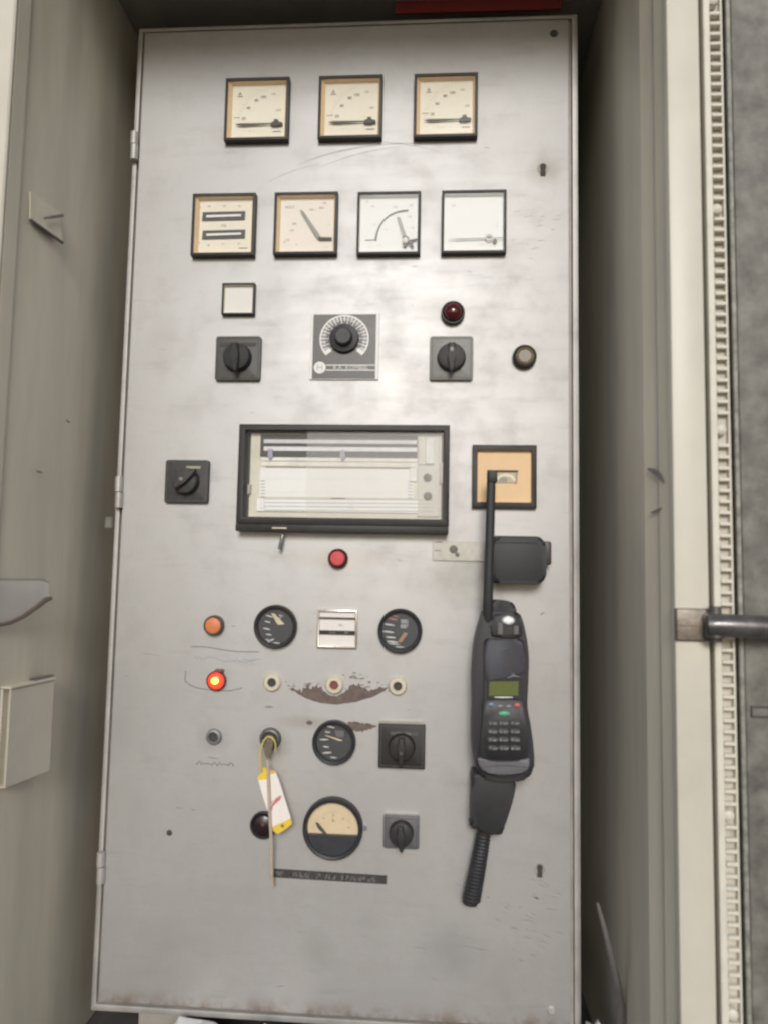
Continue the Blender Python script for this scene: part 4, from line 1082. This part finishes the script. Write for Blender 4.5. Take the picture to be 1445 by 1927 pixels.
hb = .034
p = at(924, 1010, -hb); q = at(1028, 1099, -hb)
c_ = Vector(((p.x + q.x) / 2, 0, (p.z + q.z) / 2)); hw, hh = (q.x - p.x) / 2, (p.z - q.z) / 2
th = Thing('holder_box', 'rounded black plastic box on the door, half hidden by the antenna', 'box', c_)
b = MB(); b.prism(rrect(-hw, hw, -hh, hh, .012, 6), -hb, -.004, .006, 4); bx = th.part('box_body', b, M_radio, ang=50)
b = MB(); b.prism(rrect(-hw - .002, hw + .002, -hh - .001, hh + .003, .012, 6), -.0038, -.0001); th.part('back_plate', b, M_blk, ang=50)
b = MB(); b.box(-hw + .008, hw - .013, -hb - .0008, -hb + .002, hh - .0085, hh - .0070, .0003); th.part('top_ridge', b, M_blk, bx)
b = MB(); b.box(hw - .003, hw + .009, -.022, -.006, -.006, .027, .003, 2); th.part('side_tab', b, mat('tab_dark', (.055, .046, .044), .45))

# radio
yR = -.052            # front face of the radio
def vz(x, y_): return (840 + x / 4.943, 1110 + y_ / 4.943)
rd = Thing('two_way_radio', 'black handheld radio with keypad, green screen and long antenna hanging on the door', 'radio', centre(948, 1440))
def RP(pts, y): return [rd.xz(*vz(*p), y) for p in pts]
def smoothpts(pts, n=3):
    P = pts; out = []
    m_ = len(P)
    for i in range(m_):
        p0, p1, p2, p3 = P[(i - 1) % m_], P[i], P[(i + 1) % m_], P[(i + 2) % m_]
        for k in range(n):
            t_ = k / n
            out.append(tuple(.5 * ((2 * p1[d]) + (-p0[d] + p2[d]) * t_ + (2 * p0[d] - 5 * p1[d] + 4 * p2[d] - p3[d]) * t_ ** 2 + (-p0[d] + 3 * p1[d] - 3 * p2[d] + p3[d]) * t_ ** 3) for d in (0, 1)))
    return out
outl = smoothpts([(330, 240), (360, 205), (500, 195), (660, 215), (700, 270), (742, 450), (762, 640), (755, 880), (748, 1080), (775, 1240), (800, 1420), (812, 1600), (790, 1715), (720, 1765), (560, 1780), (400, 1762), (300, 1720), (262, 1620), (240, 1450), (238, 1250), (245, 1050), (240, 820), (250, 640), (272, 450)])
b = MB(); b.prism(RP(outl, yR + .010), yR + .006, -.008, .006, 4); body_r = rd.part('radio_body', b, M_radio, ang=50)
front = smoothpts([(352, 478), (450, 458), (600, 458), (715, 482), (728, 700), (732, 900), (730, 1120), (748, 1250), (765, 1420), (770, 1590), (740, 1690), (600, 1735), (450, 1730), (340, 1690), (300, 1590), (315, 1400), (330, 1240), (345, 1100), (350, 900), (350, 700)], 3)
b = MB(); b.prism(RP(front, yR), yR, yR + .010, .003, 3); rd.part('front_shell', b, M_radio, ang=50)
b = MB(); b.prism(RP(smoothpts([(362, 492), (460, 468), (600, 468), (708, 494), (716, 650), (718, 770), (560, 812), (420, 838), (366, 840), (360, 700)], 3), yR), yR - .0018, yR + .001, .0012, 2); sp_ = rd.part('speaker_panel', b, M_radio2, ang=50)
for k in range(7):
    yy = 555 + k * 27; x0 = 500 + k * 5
    b = MB(); b.ribbon(RP([(x0, yy + 25), (x0 + 70, yy + 8), (645, yy - 18)], yR - .002), [.0008, .0020, .0010], yR - .0020); rd.part('speaker_slot', b, M_gap, sp_, smooth=False)
b = MB(); b.prism(RP([(376, 836), (700, 832), (700, 1018), (380, 1018)], yR), yR - .0014, yR, .0006); sf = rd.part('screen_frame', b, M_blk2)
b = MB(); b.prism(RP([(398, 856), (668, 854), (664, 984), (392, 986)], yR - .0015), yR - .0020, yR - .0013); rd.part('screen', b, M_lcd, sf)
b = MB(); b.ribbon(RP([(445, 1000), (530, 1001), (612, 1000)], yR - .0015), [.0010, .0018, .0010], yR - .0018); rd.part('white_mark', b, M_white, sf, smooth=False)
b = MB(); b.ribbon(RP([(565, 822), (620, 800), (680, 810)], yR - .0025), [.0006, .0012, .0005], yR - .0022); b.ribbon(RP([(605, 782), (632, 790)], yR - .0025), [.0006, .0010], yR - .0022); rd.part('silver_mark', b, mat('silver_print', (.34, .33, .33), .4), sp_, smooth=False)
b = MB(); b.prism(RP(smoothpts([(345, 1040), (530, 1030), (722, 1040), (730, 1150), (745, 1300), (752, 1560), (530, 1585), (322, 1560), (332, 1300), (342, 1150)], 3), yR), yR - .0010, yR + .0005, .0006); kp = rd.part('keypad', b, M_blk2, ang=50)
def button(nm, x, y_, w_, h_, mt, par=kp, z=.0022):
    o_ = [(x + w_ / 2 * math.cos(k * math.pi / 8), y_ + h_ / 2 * math.sin(k * math.pi / 8)) for k in range(16)]
    b = MB(); b.prism(RP(o_, yR - z), yR - z - .0008, yR - .0008, .0006); return rd.part(nm, b, mt, par, ang=50)
button('blue_key', 415, 1070, 58, 40, M_blueb); button('red_key', 655, 1076, 62, 42, M_redb); button('green_key', 535, 1153, 112, 44, M_greenb)
for x, y_ in ((497, 1084), (577, 1086)): button('grey_key', x, y_, 56, 26, M_greyb)
keys = '123456789*0#'
for k in range(12):
    i, j = divmod(k, 3)
    x, y_ = (425, 525, 632)[j] + (4 if i == 3 else 0), (1240, 1318, 1395, 1473)[i]
    b = MB(); b.prism(RP(smoothpts([(x - 42, y_ - 22), (x + 44, y_ - 18), (x + 46, y_ + 16), (x + 30, y_ + 24), (x - 38, y_ + 22)], 2), yR - .003), yR - .0032, yR - .0009, .0008); kk = rd.part('key', b, mat('key_charcoal', (.075, .076, .08), .4) if k == 0 else KM, kp)
    if k == 0: KM = kk.data.materials[0]
    xx, zz_ = RP([(x, y_ + 6)], yR - .0034)[0]
    b = MB(); b.text(keys[k], xx - .003, zz_, .0052, yR - .0034); b.text('ABC' if k % 3 == 0 else 'DEF' if k % 3 == 1 else 'GHI', xx + .0035, zz_, .0036, yR - .0034)
    rd.part('key_legend', b, mat('legend_white', (.36, .36, .36), .5) if k == 0 else LM, kp)
    if k == 0: LM = bpy.data.objects[rd.o.children_recursive[-1].name].data.materials[0] if False else bpy.data.materials['legend_white']
b = MB(); b.prism(RP(smoothpts([(290, 1562), (400, 1590), (530, 1600), (660, 1592), (768, 1566), (760, 1640), (735, 1690), (600, 1712), (450, 1710), (345, 1688), (305, 1640)], 3), yR - .002), yR - .0045, yR + .002, .0022, 3); bm_ = rd.part('bumper', b, M_radio3, ang=50)
b = MB(); b.ribbon(RP([(330, 1655), (450, 1640), (560, 1638), (740, 1655)], yR - .005), [.0005, .0012, .0012, .0005], yR - .0048); rd.part('bumper_line', b, M_gap, bm_, smooth=False)
# top: control knob, painted glare, clip bars, antenna
b = MB(); b.prism(RP(smoothpts([(405, 108), (500, 98), (590, 112), (632, 140), (652, 205), (655, 300), (400, 300), (395, 200)], 3), yR + .012), yR + .012, -.014, .005, 4); rd.part('control_knob', b, M_radio, ang=50)
b = MB(); b.prism(RP(smoothpts([(425, 330), (440, 235), (600, 232), (660, 245), (700, 430), (560, 440), (420, 430)], 3), yR + .004), yR + .002, yR + .012, .003, 3); hd = rd.part('head_panel', b, M_radio, ang=50)
for x0, x1, y0, y1 in ((475, 525, 305, 418), (624, 670, 335, 418)):
    b = MB(); b.prism(RP([(x0, y0), (x1, y0), (x1, y1), (x0, y1)], yR), yR, yR + .004, .0006); rd.part('clip_bar', b, mat('clip_bar', (.125, .12, .115), .4) if x0 == 475 else bpy.data.materials['clip_bar'], hd)
b = MB(); b.prism(RP([(530, 335), (620, 335), (620, 415), (530, 415)], yR), yR + .0016, yR + .004); rd.part('clip_recess', b, M_gap, hd)
xb, zb = RP([(573, 286)], yR)[0]
def ell(rx, rz, n=24): return [(xb + rx * math.cos(2 * math.pi * k / n), zb + rz * math.sin(2 * math.pi * k / n)) for k in range(n)]
b = MB(); b.prism(ell(.0088, .0058), yR - .0005, yR + .003, .0006); bd = rd.part('glare_oval', b, mat('glare_grey', (.55, .55, .55), .3, .3), hd, ang=50)  # pale oval standing in for a bright reflection on the radio top
b = MB(); b.prism(ell(.0070, .0042), yR - .0020, yR - .0004, .0012, 3); rd.part('glare_dome', b, mat('glare_white', (.95, .95, .95), .25, 0, .0), hd, ang=60)
def A_(px, py, y): return rd.L(px, py, y)
b = MB()
ant = [(924, 888, -.046, 8.2), (923, 940, -.047, 8.2), (921.5, 1000, -.048, 8.3), (919.5, 1070, -.049, 8.6), (918, 1120, -.048, 8.8), (917.5, 1150, -.046, 9.2), (917, 1178, -.040, 9.6)]
V0 = []
for px, py, y, wp in ant:
    p = rd.L(px, py, y); w_ = wp * pxm(y)
    V0.append([b.bm.verts.new((p.x + w_ * math.cos(2 * math.pi * k / 14), p.y + w_ * .7 * math.sin(2 * math.pi * k / 14), p.z)) for k in range(14)])
for a, c2 in zip(V0, V0[1:]):
    for k in range(14): b.bm.faces.new((a[k], c2[k], c2[(k + 1) % 14], a[(k + 1) % 14]))
b.bm.faces.new(V0[0]); b.bm.faces.new(V0[-1][::-1])
rd.part('antenna', b, M_radio)
b = MB(); b.prism([rd.xz(*p, -.046) for p in ((918.5, 886.5), (934.5, 886.5), (935, 907), (918, 908))], -.052, -.041, .0015, 2); rd.part('antenna_tip', b, M_blk)

# cradle below the radio and its coiled cord
def vc(x, y_): return (840 + x / 5.841, 1400 + y_ / 5.841)
cr = Thing('radio_cradle', 'tapered black cradle below the radio, from which the coiled cord hangs', 'holder', centre(925, 1520))
b = MB(); o_ = smoothpts([(285, 330), (520, 340), (752, 400), (745, 560), (695, 740), (650, 880), (612, 1008), (500, 1008), (340, 965), (290, 900), (268, 880), (268, 700), (278, 500)], 2)
b.prism([cr.xz(*vc(*p), -.036) for p in o_], -.036, -.002, .005, 4); cr.part('cradle_shell', b, mat('cradle_black', (.026, .027, .029), .5, 0, .12, 100), ang=50)
b = MB(); b.prism([cr.xz(*vc(*p), -.030) for p in ((250, 885), (300, 880), (330, 950), (300, 955), (255, 915))], -.026, -.006, .002); cr.part('side_latch', b, M_blk)
cdn = Thing('coiled_cord', 'black coiled cord hanging from the radio cradle', 'cord', at(*vc(400, 985), -.02))
b = MB(); pts = []
nturn = 20; n = nturn * 14
for k in range(n + 1):
    u = k / n
    ax = (405 + (262 - 405) * (u ** 1.12), 985 + (1760 - 985) * u)
    p = cdn.L(*vc(*ax), -.020)
    R_ = (76 + 22 * u) / 5.841 * pxm(-.02) - .0024
    if u > .96: R_ *= 1 - (u - .96) * 9
    a = 2 * math.pi * nturn * u
    pts.append(p + Vector((R_ * math.cos(a), R_ * .8 * math.sin(a), .0)))
b.tube(pts, .0030, 7); cdn.part('coil', b, M_radio)
b = MB(); b.tube([cdn.L(*vc(405, 940), -.02), cdn.L(*vc(404, 1010), -.02)], .0085, 14); cdn.part('strain_relief', b, M_blk)

# ================================================================ ON THE LEFT WALL
WK = (LK1[1] - LWX) / (LK1[0] - FRONT)                       # slant of the left reveal
def atw(px, py, off=0.0):
    """the point on the left reveal (or a plane off metres in front of it) seen at a photo point"""
    d = RT.T @ np.array([(px - 722.5) / FPX, (py - 963.5) / FPX, 1.0])
    o = off * math.sqrt(1 + WK * WK)
    t_ = (LWX + o + WK * (CAM[1] - FRONT) - CAM[0]) / (d[0] - WK * d[1])
    return Vector(CAM + d * t_)
class WallThing(Thing):
    def __init__(self, name, label, cat, px, py):
        super().__init__(name, label, cat, atw(px, py))
        self.o.rotation_euler = (0, 0, -math.atan(WK)); self.inv = Matrix.Rotation(math.atan(WK), 3, 'Z')
    def W(self, px, py, off=0.0): return self.inv @ (atw(px, py, off) - self.loc)
WB = -.003                                                 # the pressed face lies a little back
th = WallThing('wall_clip', 'small bent sheet metal clip on the upper left wall', 'clip', 88, 415)
b = MB(); q = [th.W(*p, o_) for p, o_ in (((57, 360), .0005), ((112, 398), .001), ((118, 455), .0055), ((57, 413), .001))]
F = [b.bm.verts.new(v) for v in q]; G = [b.bm.verts.new(v - Vector((.0015, 0, 0))) for v in q]
b.bm.faces.new(F); b.bm.faces.new(G[::-1])
for k in range(4): b.bm.faces.new((F[k], G[k], G[(k + 1) % 4], F[(k + 1) % 4]))
th.part('flap', b, M_wall, smooth=False)
b = MB(); b.tube([th.W(57, 413, .0015), th.W(88, 435, .004), th.W(118, 456, .006)], .0022, 8); th.part('rim', b, M_bar)
b = MB(); b.tube([th.W(84, 410, .007), th.W(118, 405, .006)], [.0012, .0022], 8); th.part('stud', b, M_bar)

bd_ = .011
th = WallThing('wall_box', 'pale grey sheet metal box fixed to the left wall, under the plastic pocket', 'box', 50, 1485)
c0 = [th.W(*p, bd_) for p in ((16, 1297), (100, 1275), (97, 1446), (13, 1487))]
ya, yb_ = (c0[0].y + c0[3].y) / 2, (c0[1].y + c0[2].y) / 2
zt, zb2 = (c0[0].z + c0[1].z) / 2, (c0[2].z + c0[3].z) / 2
b = MB(); b.box(bd_ - .002, bd_, ya, yb_, zb2, zt - .003, .0006); b.box(WB, bd_ - .002, ya + .012, yb_, zb2 + .0002, zt - .0032); b.box(WB, bd_ - .0021, ya, ya + .0119, zb2 + .0002, zb2 + .002); b.box(WB, .0005, ya, ya + .0119, zb2 + .0021, zt - .0032); th.part('box_shell', b, mat('box_paint', (.60, .56, .475), .5, 0, .06, 20, .2, bump=.1))
b = MB(); b.box(WB, bd_ + .0015, ya - .001, yb_ + .002, zt - .0022, zt + .0005, .0006); th.part('lid', b, M_wall)
b = MB(); b.box(WB, .006, yb_ - .03, yb_ + .006, zt + .0008, zt + .0032, .0006); th.part('lid_stop', b, M_bar)

th = WallThing('plastic_pocket', 'cloudy clear plastic pocket with a brown lower edge on the left wall', 'pocket', 45, 1130)
b = MB(); xo = .004
pp = [th.W(*p, .003 + .013 * max(0, min(1, (p[0] + 5) / 95))) for p in ((-30, 1088), (60, 1088), (84, 1089), (92, 1096), (92, 1128), (70, 1148), (40, 1165), (10, 1176), (-30, 1180))]
fr_ = [b.bm.verts.new(v) for v in pp]; bk = [b.bm.verts.new(v - Vector((.0008, 0, 0))) for v in pp]
b.bm.faces.new(fr_); b.bm.faces.new(bk[::-1])
for k in range(len(pp)): b.bm.faces.new((fr_[k], bk[k], bk[(k + 1) % len(pp)], fr_[(k + 1) % len(pp)]))
th.part('sheet', b, M_plastic, smooth=False)
b = MB(); b.tube([th.W(*p, .004 + .013 * max(0, min(1, (p[0] + 5) / 95))) for p in ((-30, 1178), (0, 1176), (20, 1172), (45, 1160), (70, 1142), (86, 1129), (96, 1126))], [.0022, .0022, .0024, .0027, .0030, .0034, .0026], 8); th.part('lower_edge', b, mat('brown_edge', (.13, .10, .08), .5))
b = MB(); b.tube([th.W(*p, .004 + .013 * max(0, min(1, (p[0] + 5) / 95))) for p in ((-30, 1089), (40, 1090), (82, 1090), (91, 1096))], .0008, 6); th.part('upper_edge', b, mat('edge_grey', (.30, .28, .25), .5))

# ================================================================ LOW DOWN
def atr(px, py, off=0.0, x0=RWX, y0=FRONT, x1=RK1[1], y1=RK1[0]):
    """the point on the right reveal seen at a photo point"""
    rk = (x1 - x0) / (y1 - y0)
    d = RT.T @ np.array([(px - 722.5) / FPX, (py - 963.5) / FPX, 1.0])
    o = -off * math.sqrt(1 + rk * rk)
    return Vector(CAM + d * ((x0 + o + rk * (CAM[1] - y0) - CAM[0]) / (d[0] - rk * d[1])))
def atr2(px, py, off=0.0): return atr(px, py, off, RK1[1], RK1[0], .712, .28)
th = Thing('conduit', 'thin grey conduit slanting down the right wall behind the cabinet', 'pipe', at(1165, 1900, -.055))
b = MB(); b.tube([at(*p, -.055) - th.loc for p in ((1124, 1700), (1135, 1740), (1150, 1800), (1164, 1862), (1168, 1890), (1168, 1960))], [.002, .0032, .004, .005, .005, .005], 10); th.part('pipe', b, mat('conduit_grey', (.17, .16, .15), .5, .1, .1, 60))
def scuff(parent, pts, fn, wd, mt):
    b = MB(); P = [fn(*p, .0012) for p in pts]; n_ = len(P)
    up = [Vector((0, 0, wd / 2 * math.sin(math.pi * (i + .4) / (n_ - .2)))) for i in range(n_)]
    for i in range(n_ - 1): b.poly([P[i] + up[i], P[i + 1] + up[i + 1], P[i + 1] - up[i + 1], P[i] - up[i]])
    o = b.build('scuff', mt, parent, smooth=False)
LW, RW = bpy.data.objects['left_wall'], bpy.data.objects['right_wall']
M_scuff = mat('wall_scuff', (.20, .18, .165), .7, 0, .3, 200)
M_scuff2 = mat('wall_pale_rub', (.66, .64, .56), .6, 0, .1, 200)
scuff(RW, ((1218, 882), (1232, 888), (1243, 897), (1250, 908)), atr, .008, M_scuff)
scuff(RW, ((1224, 965), (1234, 962), (1245, 956)), atr, .004, M_scuff)
scuff(LW, ((68, 886), (74, 888), (80, 890)), atw, .003, M_scuff)
scuff(LW, ((124, 790), (128, 793), (132, 795)), atw, .003, M_scuff)

rs = random.Random(5)
for (px, py, wx, lab) in ((365, 1935, .050, 'crumpled white plastic sack under the left of the cabinet'), (520, 1948, .040, 'crumpled white plastic sack under the middle of the cabinet'), (1118, 1935, .016, 'small crumpled white scrap at the right foot of the cabinet')):
    p = at(px, py, -.03); th = Thing('plastic_sack' if wx > .02 else 'paper_scrap', lab, 'sack' if wx > .02 else 'scrap', (p.x, -.03, FLOOR))
    b = MB(); bmesh.ops.create_icosphere(b.bm, subdivisions=3, radius=1)
    hz_ = max(.012, (p.z - FLOOR)) + .006
    for v in b.bm.verts:
        f_ = 1 + .10 * math.sin(v.co.x * 7 + v.co.z * 5) + rs.uniform(-.07, .07)
        v.co = Vector((v.co.x * wx * f_, v.co.y * .035 * f_, max(0, .45 + v.co.z * .55 * f_) * hz_))
    th.part('crumpled_sheet', b, M_bag, ang=25)
